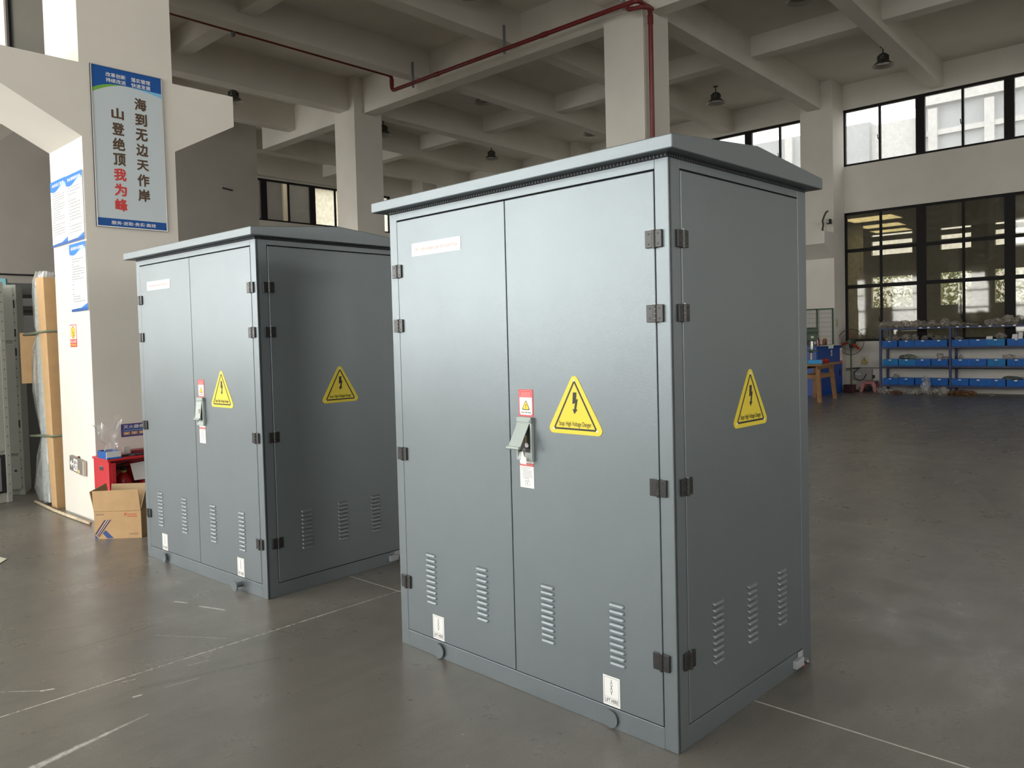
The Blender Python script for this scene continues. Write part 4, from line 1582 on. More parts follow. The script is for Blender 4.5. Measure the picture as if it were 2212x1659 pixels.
TUFT = sheet_mat('very clear film', (0.985, 0.985, 0.985), 0.89, 0.12, (0.95, 0.95, 0.94), 0.35)
b = MB()
film_tuft(b, 2.475, 7.11, 0.602, 0.27, 0.075, 1.3, TUFT)
tag(b.build('plastic_bag'), 'clear plastic bag sticking up out of the white and blue carton', 'bag')
b = MB()
b.box(0, 0.20, 0, 0.11, 0, 0.030, nmat('dull red case', (0.20, 0.02, 0.03), 0.4), 0.004)
o = b.build('flat_case')
o.location = (2.675, 7.20, 0.586)
tag(o, 'flat dark red case lying on the back of the red cabinet', 'case')
for k, (x, y, a) in enumerate(((2.57, 7.09, 8), (2.66, 7.07, -14))):
    p = thing('pliers', ('black pliers on the red cabinet next to the carton', 'black pliers on the red cabinet nearer the rear cabinet')[k], 'tool', (x, y, 0.586), R(a), 'tools on the red cabinet')
    for s_ in (-1, 1):
        b = MB()
        b.tube([(0, 0, 0.010), (0.05, s_ * 0.018, 0.010), (0.12, s_ * 0.022, 0.010)], 0.008, BLKPL, 8)
        b.build('grip', p)
    b = MB()
    b.prism([(-0.06, 0.004), (0, 0.016), (0.01, 0.0), (0, -0.016), (-0.06, -0.004)], 'z', 0.003, 0.017, nmat('tool steel', (0.08, 0.08, 0.08), 0.4, metal=0.8))
    b.build('jaw', p)
b = MB()
b.box(0, 0.055, 0, 0.006, 0, 0.075, nmat('pale card', (0.66, 0.65, 0.62), 0.5), 0.001)
o = b.build('small_carton')
o.location = (2.60, 7.16, 0.586)
tag(o, 'small pale card standing on the red cabinet behind the pliers', 'card')

# tall carton, wrapped bundle, switchgear
t = thing('tall_carton', 'tall narrow upright cardboard carton behind the near column', 'box', (2.424, 8.37, 0))
b = MB()
b.add([(0.0, 0.0, 0), (0.30, 0.0, 0), (0.30, 0.155, 0), (0.0, 0.155, 0), (-0.02, 0.035, 2.2), (0.28, 0.035, 2.2), (0.28, 0.265, 2.21), (-0.02, 0.265, 2.21)],
      [(3, 2, 1, 0), (4, 5, 6, 7), (0, 1, 5, 4), (1, 2, 6, 5), (2, 3, 7, 6), (3, 0, 4, 7)], CARD)
b.build('body', t)
for z in (1.687, 0.69):
    k = z / 2.2
    b = MB()
    o0 = -0.02 * k
    e0, e1 = 0.035 * k - 0.002, 0.155 + 0.11 * k + 0.002
    b.tube([(o0 - 0.004, e0, z), (o0 + 0.30, e0, z + 0.008), (o0 + 0.30, e1, z), (o0 - 0.004, e1 + 0.30, z - 0.02), (o0 - 0.05, e1 + 0.31, z - 0.02), (o0 - 0.004, e1, z - 0.004)], 0.012, STRAPM, 6, True)
    b.build('strap', t)

t = thing('wrapped_bundle', 'tall white panels wrapped in loose clear plastic beside the upright carton', 'bundle', (2.47, 8.80, 0))
b = MB()
b.box(-0.035, 0.12, -0.17, 0.02, 0.02, 2.13, FOAM, 0.01)
b.build('foam_panel', t)
b = MB()
prof = [(0.02, 0.22), (0.12, 0.32), (0.30, 0.26), (0.46, 0.20), (0.60, 0.06), (0.667, 0.02), (0.74, 0.06), (0.95, 0.17), (1.10, 0.25), (1.35, 0.22), (1.52, 0.18), (1.64, 0.06), (1.69, 0.02), (1.75, 0.06), (1.92, 0.10), (2.08, 0.11), (2.20, 0.09), (2.27, -0.05)]
n, v, f = 40, [], []
for j, (z, yr) in enumerate(prof):
    for i in range(n):
        a = 2 * math.pi * i / n
        q = Vector((math.cos(a), math.sin(a), z * 3.0))
        wr = 1 + 0.16 * mnoise.noise(q * 2.4) + 0.07 * mnoise.noise(Vector((math.cos(a) * 6, math.sin(a) * 6, z * 1.4)))
        cy, ry = (yr - 0.20) / 2, (yr + 0.20) / 2 + 0.02
        v.append(((0.02 + 0.10 * math.cos(a) * (0.75 + 0.6 * (yr + 0.05))) * wr + 0.01, cy + ry * math.sin(a) * wr, z + 0.02 * mnoise.noise(q * 3)))
for j in range(len(prof) - 1):
    for i in range(n):
        f.append((j * n + i, j * n + (i + 1) % n, (j + 1) * n + (i + 1) % n, (j + 1) * n + i))
b.add(v, f, FILM, False)
b.build('plastic_wrap', t)
b = MB()
sheet(b, [(2.388, 9.16, 1.18), (2.53, 9.10, 1.18), (2.53, 9.10, 1.69), (2.388, 9.16, 1.69)], CARD, 0.008)
tag(b.build('cardboard_sheet'), 'loose brown cardboard sheet sticking out behind the wrapped bundle', 'cardboard')


def switchgear(name, label, x, y, rz_, w, d, h, style):
    t = thing(name, label, 'cabinet', (x, y, 0), rz_, 'switchgear cabinets behind the column')
    b = MB()
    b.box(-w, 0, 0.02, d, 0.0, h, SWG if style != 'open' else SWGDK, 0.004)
    b.build('body', t)
    for x0_, x1_ in ((-w, -w + 0.05), (-0.05, 0)):
        b = MB()
        b.box(x0_, x1_, -0.006, 0.02, 0, h, SWG, 0.003)
        for k in range(22):
            b.rect(x0_ + 0.022, x0_ + 0.030, 0.08 + k * h / 23, 0.092 + k * h / 23, -0.0065, BLKPL)
        b.build('post', t)
    if style == 'frame':
        b = MB()
        b.box(-w + 0.05, -0.05, 0.0, 0.02, 0.52, h - 0.05, SWG, 0.004)
        b.build('door', t)
        b = MB()
        b.box(-w + 0.05, -0.05, 0.004, 0.02, 0.10, 0.48, BLKPL)
        b.box(-w + 0.07, -0.10, 0.0, 0.006, 0.12, 0.46, nmat('meter grey', (0.25, 0.27, 0.29), 0.3), 0.004)
        b.build('meter_window', t)
    if style == 'door':
        b = MB()
        b.box(-w + 0.02, -0.028, -0.010, 0.02, 1.62, h - 0.03, SWG, 0.004)
        b.build('door', t)
        b = MB()
        b.box(-w + 0.02, -0.028, -0.010, 0.02, 0.44, 1.58, SWG, 0.004)
        b.build('door', t)
        b = MB()
        b.box(-w + 0.02, -0.028, -0.010, 0.02, 0.06, 0.41, SWG, 0.004)
        b.cyl((-0.075, -0.013, 0.26), (-0.075, -0.009, 0.26), 0.012, BLKPL, seg=12)
        b.build('door', t)
        for z in (2.0, 1.7, 1.5, 0.75):
            b = MB()
            b.box(-0.030, -0.016, -0.014, 0.0, z - 0.04, z + 0.04, BLKPL, 0.002)
            b.build('hinge', t)
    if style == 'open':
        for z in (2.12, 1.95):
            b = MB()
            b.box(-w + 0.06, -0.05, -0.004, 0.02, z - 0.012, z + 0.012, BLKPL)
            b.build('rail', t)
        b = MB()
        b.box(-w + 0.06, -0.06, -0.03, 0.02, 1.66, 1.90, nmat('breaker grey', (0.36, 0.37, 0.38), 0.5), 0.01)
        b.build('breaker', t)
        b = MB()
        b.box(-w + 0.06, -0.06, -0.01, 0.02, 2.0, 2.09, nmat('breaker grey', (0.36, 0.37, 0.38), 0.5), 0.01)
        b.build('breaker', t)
    return t


switchgear('switchgear_cabinet', 'pale grey switchgear cabinet with perforated post, nearest the picture edge', 2.262, 9.18, R(22), 0.8, 0.4, 2.20, 'frame')
switchgear('switchgear_cabinet', 'pale grey switchgear cabinet with stacked doors, middle of the three', 2.46, 9.50, R(-22), 0.24, 0.45, 2.20, 'door')
switchgear('switchgear_cabinet', 'open switchgear frame with dark inside behind the wrapped bundle', 3.25, 9.98, R(-4), 0.80, 0.5, 2.26, 'open')
b = MB()
b.box(-0.14, 0, 0, 0.10, 0, 0.07, nmat('teal carton', (0.18, 0.42, 0.47), 0.5), 0.003)
o = b.build('teal_carton')
o.location = (2.40, 9.60, 2.20)
o.rotation_euler = (0, 0, R(-22))
tag(o, 'small teal carton on top of the stacked-door switchgear', 'box')
b = MB()
b.tube([(3.2, 20.085, 3.20), (4.6, 20.085, 3.205), (5.2, 20.085, 3.20), (6.4, 20.085, 3.21)], 0.02, BLKPL, 6)
tag(b.build('wall_cable'), 'thin dark cable running along the far left wall', 'cable')
b = MB()
b.tube([(2.385, 8.89, 0.014), (2.36, 8.2, 0.014), (2.362, 7.8, 0.014), (2.372, 7.34, 0.014)], 0.014, nmat('bamboo', (0.55, 0.46, 0.32), 0.6, var=0.25, scale=14), 8)
tag(b.build('bamboo_pole'), 'pale thin pole lying on the floor along the near column', 'pole')
b = MB()
sheet(b, [(1.50, 6.52, 0.003), (1.585, 6.645, 0.004), (1.55, 6.74, 0.012), (1.45, 6.70, 0.003)], nmat('litter paper', (0.66, 0.64, 0.52), 0.7), 0.0015)
tag(b.build('paper_scrap'), 'crumpled pale paper scrap on the floor at the picture edge', 'paper')
b = MB()
b.cyl((10.30, 20.02, 5.65), (10.05, 20.10, 5.70), 0.02, BLKPL, seg=8)
tag(b.build('wall_stub'), 'short dark stub sticking out of the partition wall', 'rod')

# ------------------------------------------------------------------ along the right wall
t = thing('shelving_rack', 'long navy steel rack of parts bins below the right windows', 'shelf', (19.72, 5.1, 0))
PY = (1.53, 0.0, -1.53)
for y in PY:
    for x in (0.0, 0.50):
        b = MB()
        b.box(x, x + 0.05, y - 0.026, y + 0.026, 0, 1.56, RACKM, 0.003)
        b.build('post', t)
for k in range(2):
    ya, yb = PY[k + 1] + 0.027, PY[k] - 0.027
    for z in (1.555, 1.10, 0.655, 0.205):
        b = MB()
        b.box(0.0, 0.55, ya, yb, z - 0.045, z, RACKM, 0.003)
        b.build('shelf', t)
for i, y in enumerate((5.72, 5.55, 5.33, 4.94, 4.73, 4.49, 4.29, 4.04, 3.82)):
    b = MB()
    b.box(-0.004, 0.0, y - 5.1 - 0.027, y - 5.1 + 0.027, 1.528, 1.553, WHITE)
    b.build('shelf_tag', t)

BINL = nmat('light blue bin plastic', (0.01, 0.20, 0.50), 0.4, var=0.1, scale=5)


def make_bin(m):
    t = thing('storage_bin', '', 'bin', (0, 0, 0), 0, 'blue bins on the rack')
    b = MB()
    w, d, h = 0.335, 0.44, 0.150
    o = [(-w / 2, 0), (w / 2, 0), (w / 2, d), (-w / 2, d)]
    k = 0.92
    def ring(s_, z, ins=0.0):
        return [Vector((d / 2 + (q[1] - d / 2) * s_ + (ins if q[1] < d / 2 else -ins), q[0] * s_ - (ins if q[0] > 0 else -ins), z)) for q in o]
    r0, r1, r2, r3 = ring(k, 0.0), ring(1.0, h), ring(1.0, h, 0.012), ring(k, 0.01, 0.012)
    v = r0 + r1 + r2 + r3
    f = [(3, 2, 1, 0)] + [(a * 4 + i, a * 4 + (i + 1) % 4, (a + 1) * 4 + (i + 1) % 4, (a + 1) * 4 + i) for a in range(3) for i in range(4)] + [(12, 13, 14, 15)]
    b.add(v, f, m)
    for y in (-0.17, -0.055, 0.055, 0.165):
        b.box(-0.004, 0.012, y - 0.006, y + 0.006, 0.0, h - 0.012, m)
    b.box(-0.010, 0.012, -w / 2, w / 2, h - 0.018, h, m, 0.003)
    b.build('body', t)
    b = MB()
    b.box(-0.014, -0.010, -0.028, 0.028, h - 0.030, h - 0.006, WHITE)
    b.build('tag', t)
    return t


binA, binB = make_bin(BINM), make_bin(BINL)
usedA = usedB = False
rown = ('top', 'middle', 'bottom')
ordn = ('first', 'second', 'third', 'fourth', 'fifth', 'sixth', 'seventh', 'last')
for r_, z in enumerate((1.10, 0.655, 0.205)):
    for k, y in enumerate((6.41, 6.04, 5.68, 5.325, 4.89, 4.53, 4.175, 3.79)):
        light = (r_, k) in ((1, 0), (1, 1), (0, 6), (1, 6))
        if light:
            o = binB if not usedB else copy_tree(binB)
            usedB = True
        else:
            o = binA if not usedA else copy_tree(binA)
            usedA = True
        o.location = (19.735, y + (0.012 if (r_ + k) % 3 == 0 else 0), z)
        o['label'] = ('%s blue bin from the fan end on the %s bin row of the rack' % (ordn[k], rown[r_])).capitalize() if k < 7 else 'last blue bin at the picture edge on the %s bin row' % rown[r_]
        o['label'] = o['label'][0].lower() + o['label'][1:]

YR = lambda r_: 6.657 - (r_ - 140) * 0.001414
YT = lambda t_: 5.155 - (t_ - 50) * 0.001413
top = [(YR(150), .15, .17, 1), (YR(240), .14, .17, 2), (YR(315), .12, .16, 3), (YR(405), .19, .16, 4), (YR(515), .16, .18, 5), (YR(600), .13, .15, 6), (YR(735), .25, .17, 7), (YR(840), .15, .10, 8), (YR(925), .18, .17, 9), (YR(1035), .19, .09, 10), (YR(1130), .20, .19, 11),
       (YT(125), .17, .14, 12), (YT(240), .24, .10, 13), (YT(400), .16, .07, 14), (YT(620), .18, .15, 15), (YT(740), .20, .18, 16), (YT(880), .23, .22, 17), (YT(1000), .15, .18, 18), (YT(1170), .22, .18, 19)]
topw = ['leftmost by the first post', 'second along', 'third along', 'fourth along', 'fifth along', 'sixth along', 'seventh along, below the thick window post', 'flat one right of the thick post', 'rounded one before the second mullion', 'low one before the middle post', 'tall one just before the middle post',
        'just beyond the middle post', 'long low one beyond the middle post', 'smallest flat one', 'fifth beyond the middle post', 'sixth beyond the middle post', 'highest heap', 'beside the black roll', 'last at the picture edge']
for (y, w, h, s_), wd in zip(top, topw):
    bag('cloudy parts bag on the rack top, ' + wd, 19.96, y, 1.555, 0.36, w * 1.12, h, s_, BAGM, 'parts bags on the rack top')
b = MB()
b.cyl((19.80, YT(1065), 1.61), (20.05, YT(1065) + 0.02, 1.61), 0.055, BLKPL, seg=16)
tag(b.build('tape_roll'), 'black roll lying on the rack top between two bags', 'roll')
mid = [(YR(250), .13, .08, 21, 'first bin'), (YR(355), .14, .12, 22, 'gap of the first two bins'), (YR(530), .18, .14, 23, 'second bin'), (YR(670), .12, .14, 24, 'third bin, near edge'), (YR(820), .10, .10, 25, 'third bin, dark and small'), (YR(1010), .20, .09, 26, 'fourth bin'), (YR(1130), .15, .08, 27, 'fourth bin, post side'),
       (YT(175), .14, .07, 28, 'fifth bin'), (YT(770), .20, .14, 29, 'seventh bin'), (YT(1160), .12, .10, 30, 'last bin')]
for y, w, h, s_, wd in mid:
    bag('wrinkled bag lying in the top bin row, over the ' + wd, 19.95, y, 1.235, 0.30, w * 1.15, h + 0.03, s_, BAGM, 'parts bags in the bins')
GREENISH = sheet_mat('greenish plastic bag', (0.8, 0.85, 0.8), 0.3, 0.2, (0.35, 0.38, 0.34), 0.5)
for y, w, h, s_, z, m, lab in ((YR(570), .32, .11, 31, .79, GREENISH, 'long greenish bag across the second bin of the middle row'), (YR(1060), .13, .13, 32, .79, BAGM, 'peaked brown bag in the fourth bin of the middle row'), (YR(1150), .16, .06, 33, .79, BAGM, 'low bag by the middle post in the middle row'),
                               (YT(215), .06, .09, 34, .79, BAGM, 'thin bag end in the fifth bin of the middle row'), (YT(890), .24, .10, 35, .79, BAGM, 'wide bag in the seventh bin of the middle row'), (YT(1145), .09, .10, 36, .79, BAGM, 'narrow bag in the last bin of the middle row'),
                               (YR(370), .10, .09, 37, .34, BAGM, 'small bag in the first bin of the bottom row'), (YT(930), .32, .07, 38, .34, GREENISH, 'long grey bag over the seventh bin of the bottom row'), (YT(1235), .10, .14, 39, .34, BAGM, 'bag in the last bin of the bottom row')):
    bag(lab, 19.93, y, z, 0.28, w * 1.12, h + 0.02, s_, m, 'parts bags in the bins')
for y0, y1, h_, lab in ((YT(590), YT(682), .065, 'white card leaning in the sixth bin of the top row'), (YT(945), YT(1022), .10, 'white card leaning in the seventh bin of the top row'), (YT(1028), YT(1090), .14, 'tall white card in the last bin of the top row')):
    b = MB()
    sheet(b, [(19.80, y0, 1.235), (19.80, y1, 1.235), (19.83, y1, 1.25 + h_), (19.83, y0 - 0.01, 1.245 + h_)], WHITE, 0.004)
    tag(b.build('card'), lab, 'card', 'white cards in the bins')
fl = [(YR(235), .22, .15, 41, 'brown crumpled bag on the floor below the first bin'), (YR(365), .14, .12, 42, 'small clear bag on the floor below the second bin'), (YR(465), .20, .08, 43, 'low bag of copper bits on the floor before the rack'), (YR(600), .12, .11, 44, 'grey knotted bag on the floor below the third bin'), (YR(705), .22, .15, 45, 'pale bag with orange contents on the floor before the third bin'),
      (YR(800), .10, .07, 46, 'thin film scrap on the floor before the third bin'), (YR(980), .12, .10, 47, 'small bag right of the tall hanging bag on the floor'), (YR(1085), .16, .16, 48, 'clear bag on the floor below the fourth bin'), (YR(1185), .20, .20, 49, 'large clear bag on the floor before the middle post'),
      (YT(160), .14, .11, 50, 'brown bag on the floor just beyond the middle post'), (YT(345), .40, .13, 51, 'long copper-coloured bundle on the floor below the fifth bin'), (YT(720), .10, .05, 52, 'shiny scrap on the floor below the sixth bin')]
COPB = sheet_mat('copper filled bag', (0.9, 0.8, 0.7), 0.15, 0.25, (0.36, 0.19, 0.09), 0.6)
for y, w, h, s_, lab in fl:
    bag(lab, 19.50, y, 0.0, 0.22, w * 1.1, h, s_, COPB if s_ in (43, 51, 50) else BAGM, 'bags on the floor before the rack')
b = MB()
blob(b, 0.16, 0.19, 0.40, FILM, 60, 0.22)
o = b.build('plastic_bag')
o.location = (19.58, YR(905), 0.0)
tag(o, 'tall clear bag standing against the third bin of the bottom row', 'bag', 'bags on the floor before the rack')

# pedestal fan
t = thing('pedestal_fan', 'large black pedestal fan with red blades beside the blue cabinet', 'fan', (19.93, 7.40, 0))
b = MB()
b.lathe([(0.0, 0.0), (0.19, 0.0), (0.20, 0.015), (0.17, 0.035), (0.05, 0.06), (0.03, 0.10), (0.0, 0.10)], BLKPL, 24)
b.build('base', t)
b = MB()
b.cyl((0, 0, 0.05), (0, 0, 1.12), 0.020, nmat('fan pole', (0.10, 0.11, 0.08), 0.4, metal=0.5), seg=12)
b.build('pole', t)
FX = Matrix.Translation((-0.02, 0, 1.235)) @ Matrix.Rotation(R(-90), 4, 'Z') @ Matrix.Rotation(R(-4), 4, 'X')
b = MB()
b.cyl((0, 0.16, 0), (0, -0.02, 0), 0.075, DKGREEN, seg=20, xf=FX)
b.box(-0.04, 0.04, 0.0, 0.12, -0.15, -0.05, BLKPL, 0.01, xf=FX)
b.build('motor', t)
b = MB()
Rg = 0.322
circ = lambda r_, y_: [(r_ * math.cos(2 * math.pi * i / 48), y_, r_ * math.sin(2 * math.pi * i / 48)) for i in range(48)]
b.tube(circ(Rg, 0), 0.007, BLKPL, 6, True, FX)
b.tube(circ(Rg * 0.62, -0.075), 0.003, BLKPL, 5, True, FX)
b.tube(circ(0.07, -0.09), 0.004, BLKPL, 5, True, FX)
b.tube(circ(0.09, 0.07), 0.004, BLKPL, 5, True, FX)
for i in range(36):
    a = 2 * math.pi * i / 36
    ca, sa = math.cos(a), math.sin(a)
    b.tube([(0.06 * ca, -0.09, 0.06 * sa), (Rg * 0.62 * ca, -0.075, Rg * 0.62 * sa), (Rg * ca, 0, Rg * sa), (Rg * 0.62 * ca, 0.065, Rg * 0.62 * sa), (0.09 * ca, 0.07, 0.09 * sa)], 0.0016, BLKPL, 4, False, FX)
b.build('guard', t)
for k in range(3):
    a = R(80 + 120 * k)
    b = MB()
    xf = FX @ Matrix.Rotation(-a, 4, 'Y')
    b.add([(0.05, -0.055, -0.016), (0.05, -0.015, 0.016), (0.16, -0.065, -0.026), (0.16, 0.005, 0.026), (0.285, -0.055, -0.020), (0.285, 0.0, 0.018)], [(0, 1, 3, 2), (2, 3, 5, 4)], nmat('fan blade red', (0.45, 0.035, 0.015), 0.4), True, xf)
    b.add([(0.05, -0.052, -0.016), (0.05, -0.012, 0.016), (0.16, -0.062, -0.026), (0.16, 0.008, 0.026), (0.285, -0.052, -0.020), (0.285, 0.003, 0.018)], [(2, 3, 1, 0), (4, 5, 3, 2)], nmat('fan blade red', (0.45, 0.035, 0.015), 0.4), True, xf)
    b.build('blade', t)
b = MB()
b.cyl((0, -0.06, 0), (0, 0.0, 0), 0.05, DKGREEN, seg=18, xf=FX)
b.build('hub', t)

# stool
t = thing('stool', 'low pink plastic stool between the fan and the rack', 'stool', (20.0, 6.96, 0))
b = MB()
b.box(-0.13, 0.13, -0.15, 0.15, 0.235, 0.265, STOOLP, 0.012)
b.box(-0.12, 0.12, -0.14, 0.14, 0.19, 0.24, STOOLP, 0.01)
b.build('seat', t)
for sx in (-1, 1):
    for sy in (-1, 1):
        b = MB()
        v = []
        for z, o_, w_ in ((0.0, 1.22, 0.030), (0.21, 0.92, 0.050)):
            cx_, cy_ = sx * 0.125 * o_, sy * 0.14 * o_
            v += [(cx_ - w_, cy_ - w_, z), (cx_ + w_, cy_ - w_, z), (cx_ + w_, cy_ + w_, z), (cx_ - w_, cy_ + w_, z)]
        b.add(v, [(3, 2, 1, 0), (4, 5, 6, 7), (0, 1, 5, 4), (1, 2, 6, 5), (2, 3, 7, 6), (3, 0, 4, 7)], STOOLP)
        b.build('leg', t)
b = MB()
b.box(-0.10, 0.10, -0.12, 0.12, 0.0, 0.17, nmat('dark crate', (0.05, 0.012, 0.012), 0.5), 0.012)
b.box(-0.105, 0.105, -0.125, 0.125, 0.165, 0.19, nmat('dark crate', (0.05, 0.012, 0.012), 0.5), 0.006)
o = b.build('dark_crate')
o.location = (19.93, 7.63 - 0.02, 0)
o.location = (19.60, 7.32, 0)
tag(o, 'small dark red crate on the floor beside the fan base', 'crate')
bag('dark crumpled sack on the floor at the foot of the fan pole', 20.17, 7.14, 0, 0.16, 0.30, 0.14, 70, nmat('dark sack', (0.05, 0.045, 0.04), 0.8), name='sack')

# signs and boxes on the wall
t = thing('high_voltage_sign', 'white sign with yellow triangle on the wall behind the fan', 'sign', (X1, 7.335, 0.618), R(-90))
b = MB()
b.box(0, 0.215, -0.006, 0, 0, 0.27, nmat('sign cream', (0.62, 0.59, 0.52), 0.5), 0.001)
b.build('panel', t)
b = MB()
b.poly(round_poly([(0.030, 0.068), (0.186, 0.068), (0.108, 0.222)], 0.006, 3), -0.0065, BLACK)
b.poly(round_poly([(0.050, 0.080), (0.166, 0.080), (0.108, 0.196)], 0.004, 3), -0.0068, YELLOW)
b.poly([(0.108 + p[0] * 0.75, 0.076 + p[1] * 0.75) for p in BOLT], -0.0071, BLACK)
b.build('triangle', t)
b = MB()
b.text('当心触电', 0.045, 0.172, 0.022, 0.048, -0.0065, BLACK, 0.01)
b.build('lettering', t)
t = thing('electrical_box', 'grey wall box with pale print and cables under the high voltage sign', 'box', (X1, 7.49, 0.262), R(-90))
b = MB()
b.box(0, 0.47, -0.10, 0, 0, 0.278, nmat('dull box grey', (0.36, 0.36, 0.33), 0.6), 0.005)
b.build('housing', t)
b = MB()
b.rect(0.08, 0.20, 0.13, 0.175, -0.1006, OFFW)
b.rect(0.10, 0.15, 0.140, 0.160, -0.1010, GREYTX)
b.rect(0.22, 0.40, 0.140, 0.165, -0.1006, GREYTX)
b.rect(0.24, 0.38, 0.147, 0.152, -0.1010, OFFW)
b.build('print', t)
b = MB()
b.box(0.47, 0.52, -0.07, -0.01, 0.05, 0.13, BLKPL, 0.004)
b.build('socket', t)
b = MB()
b.tube([(X1 - 0.03, 7.68, 0.545), (X1 - 0.03, 7.50, 0.56), (X1 - 0.03, 7.40, 0.57), (X1 - 0.12, 7.30, 0.58), (X1 - 0.13, 7.44, 0.46), (X1 - 0.13, 7.43, 0.32), (X1 - 0.13, 7.30, 0.25), (X1 - 0.13, 7.20, 0.30), (X1 - 0.13, 7.14, 0.42)], 0.011, BLKPL, 7)
tag(b.build('wall_cable'), 'black cable drooping in front of the grey wall box', 'cable')
b = MB()
b.tube([(X1 - 0.02, 7.68, 0.50), (X1 - 0.02, 7.3, 0.57), (X1 - 0.02, 6.0, 0.575), (X1 - 0.02, 3.0, 0.56)], 0.012, nmat('conduit grey', (0.2, 0.2, 0.19), 0.6), 6)
tag(b.build('conduit'), 'thin grey conduit along the wall behind the rack', 'conduit')
t = thing('pilaster_sign', 'small yellow warning sign on the pilaster above the fan', 'sign', (19.70, 7.69, 1.60))
b = MB()
b.box(0, 0.15, -0.004, 0, 0, 0.23, nmat('sign cream', (0.62, 0.59, 0.52), 0.5))
b.poly([(0.01, 0.075), (0.14, 0.075), (0.075, 0.215)], -0.0045, BLACK)
b.poly([(0.03, 0.087), (0.12, 0.087), (0.075, 0.185)], -0.0048, YELLOW)
for k in range(4):
    b.rect(0.02 + k * 0.028, 0.041 + k * 0.028, 0.03, 0.05, -0.0045, GREYTX)
b.build('panel', t)

# tool cabinet with things on top
t = thing('tool_cabinet', 'deep blue steel cabinet in front of the pilaster', 'cabinet', (18.05, 7.485, 0))
b = MB()
b.box(0, 1.53, 0.012, 0.75, 0.0, 1.14, CABBL, 0.004)
b.build('body', t)
b = MB()
b.box(-0.01, 1.54, 0, 0.75, 1.14, 1.16, CABBL, 0.003)
b.build('top', t)
for k in range(2):
    b = MB()
    b.box(0.02 + k * 0.75, 0.755 + k * 0.75, -0.004, 0.012, 0.06, 1.11, CABBL, 0.004)
    d = b.build('door', t)
    b = MB()
    b.box(0.70 + k * 0.62, 0.74 + k * 0.62, -0.024, -0.004, 0.42, 0.58, BLKPL, 0.004)
    b.build('handle', d)
b = MB()
b.rect(1.36, 1.50, 0.72, 1.10, -0.006, OFFW)
b.rect(1.36, 1.50, 0.72, 0.79, -0.0065, REDP)
for k in range(6):
    b.rect(1.38, 1.48, 0.83 + k * 0.04, 0.845 + k * 0.04, -0.0065, PINKRED)
b.build('notice', t)
b = MB()
b.rect(0.80, 0.88, 0.92, 1.06, -0.006, OFFW)
b.rect(0.81, 0.87, 0.97, 1.0, -0.0065, GREYTX)
b.build('tag', t)
for k, (x, lab) in enumerate(((18.55, 'dark red spray can on the blue cabinet behind the drill press'), (18.88, 'brown spray can on the blue cabinet, nearer the fan'), (18.98, 'orange topped spray can on the blue cabinet, nearest the fan'))):
    c = thing('spray_can', lab, 'can', (x, 7.66, 1.16), 0, 'cans on the blue cabinet')
    b = MB()
    b.lathe([(0.0, 0.0), (0.033, 0.0), (0.033, 0.14), (0.024, 0.158), (0.0, 0.16)], (nmat('can red', (0.22, 0.02, 0.02), 0.35), nmat('can brown', (0.20, 0.08, 0.03), 0.35), nmat('can maroon', (0.18, 0.02, 0.03), 0.35))[k], 16)
    b.build('body', c)
    b = MB()
    b.lathe([(0.022, 0.155), (0.022, 0.19), (0.0, 0.19)], (BLACK, ORANGE, nmat('can tan', (0.45, 0.22, 0.08), 0.4))[k], 12)
    b.build('cap', c)
for k, (x0_, x1_, lab) in enumerate(((18.66, 19.0, 'white papers hanging over the front edge of the blue cabinet'), (19.05, 19.5, 'flat white papers on the fan end of the blue cabinet'))):
    b = MB()
    sheet(b, [(x0_, 7.47, 1.1635 + 0.006 * k), (x1_, 7.47, 1.1635 + 0.006 * k), (x1_ - 0.05, 7.75, 1.168 + 0.012 * k), (x0_, 7.75, 1.166 + 0.012 * k)], WHITE, 0.010)
    if k == 0:
        b.box(x0_ + 0.02, x1_ - 0.02, 7.468, 7.4715, 1.10, 1.163, WHITE)
    tag(b.build('papers'), lab, 'paper')

# green mesh guard in front of the pilaster
t = thing('mesh_fence', 'green framed wire mesh panel behind the drill press', 'fence', (19.57, 7.70, 1.16))
b = MB()
for y0_, y1_, z0_, z1_ in ((0, 0.03, 0, 0.93), (0.40, 0.43, 0, 0.93), (0.97, 1.0, 0, 0.93), (0.03, 0.97, 0.90, 0.93), (0.03, 0.97, 0, 0.03)):
    b.box(0, 0.03, y0_, y1_, z0_, z1_, FENCEG)
b.build('frame', t)
b = MB()
for k in range(1, 26):
    y_ = k * 0.038
    b.box(0.013, 0.017, y_ - 0.0015, y_ + 0.0015, 0.02, 0.91, FENCEG)
for k in range(1, 8):
    b.box(0.012, 0.018, 0.02, 0.98, k * 0.115, k * 0.115 + 0.004, FENCEG)
b.build('wire_mesh', t)
t['label'] = 'green framed wire mesh panel behind the drill press'

# wooden bench
t = thing('workbench', 'rough wooden bench with splayed legs in front of the blue cabinet', 'bench', (16.42, 6.72, 0), R(6))
b = MB()
b.box(0, 1.45, 0, 0.60, 0.775, 0.815, WOOD, 0.006)
b.build('top', t)


def leg(mb, p0, p1, r_):
    p0, p1 = Vector(p0), Vector(p1)
    v = [p0 + Vector((a, c, 0)) * r_ for a, c in ((-1, -1), (1, -1), (1, 1), (-1, 1))] + [p1 + Vector((a, c, 0)) * r_ for a, c in ((-1, -1), (1, -1), (1, 1), (-1, 1))]
    mb.add(v, [(3, 2, 1, 0), (4, 5, 6, 7), (0, 1, 5, 4), (1, 2, 6, 5), (2, 3, 7, 6), (3, 0, 4, 7)], WOOD)


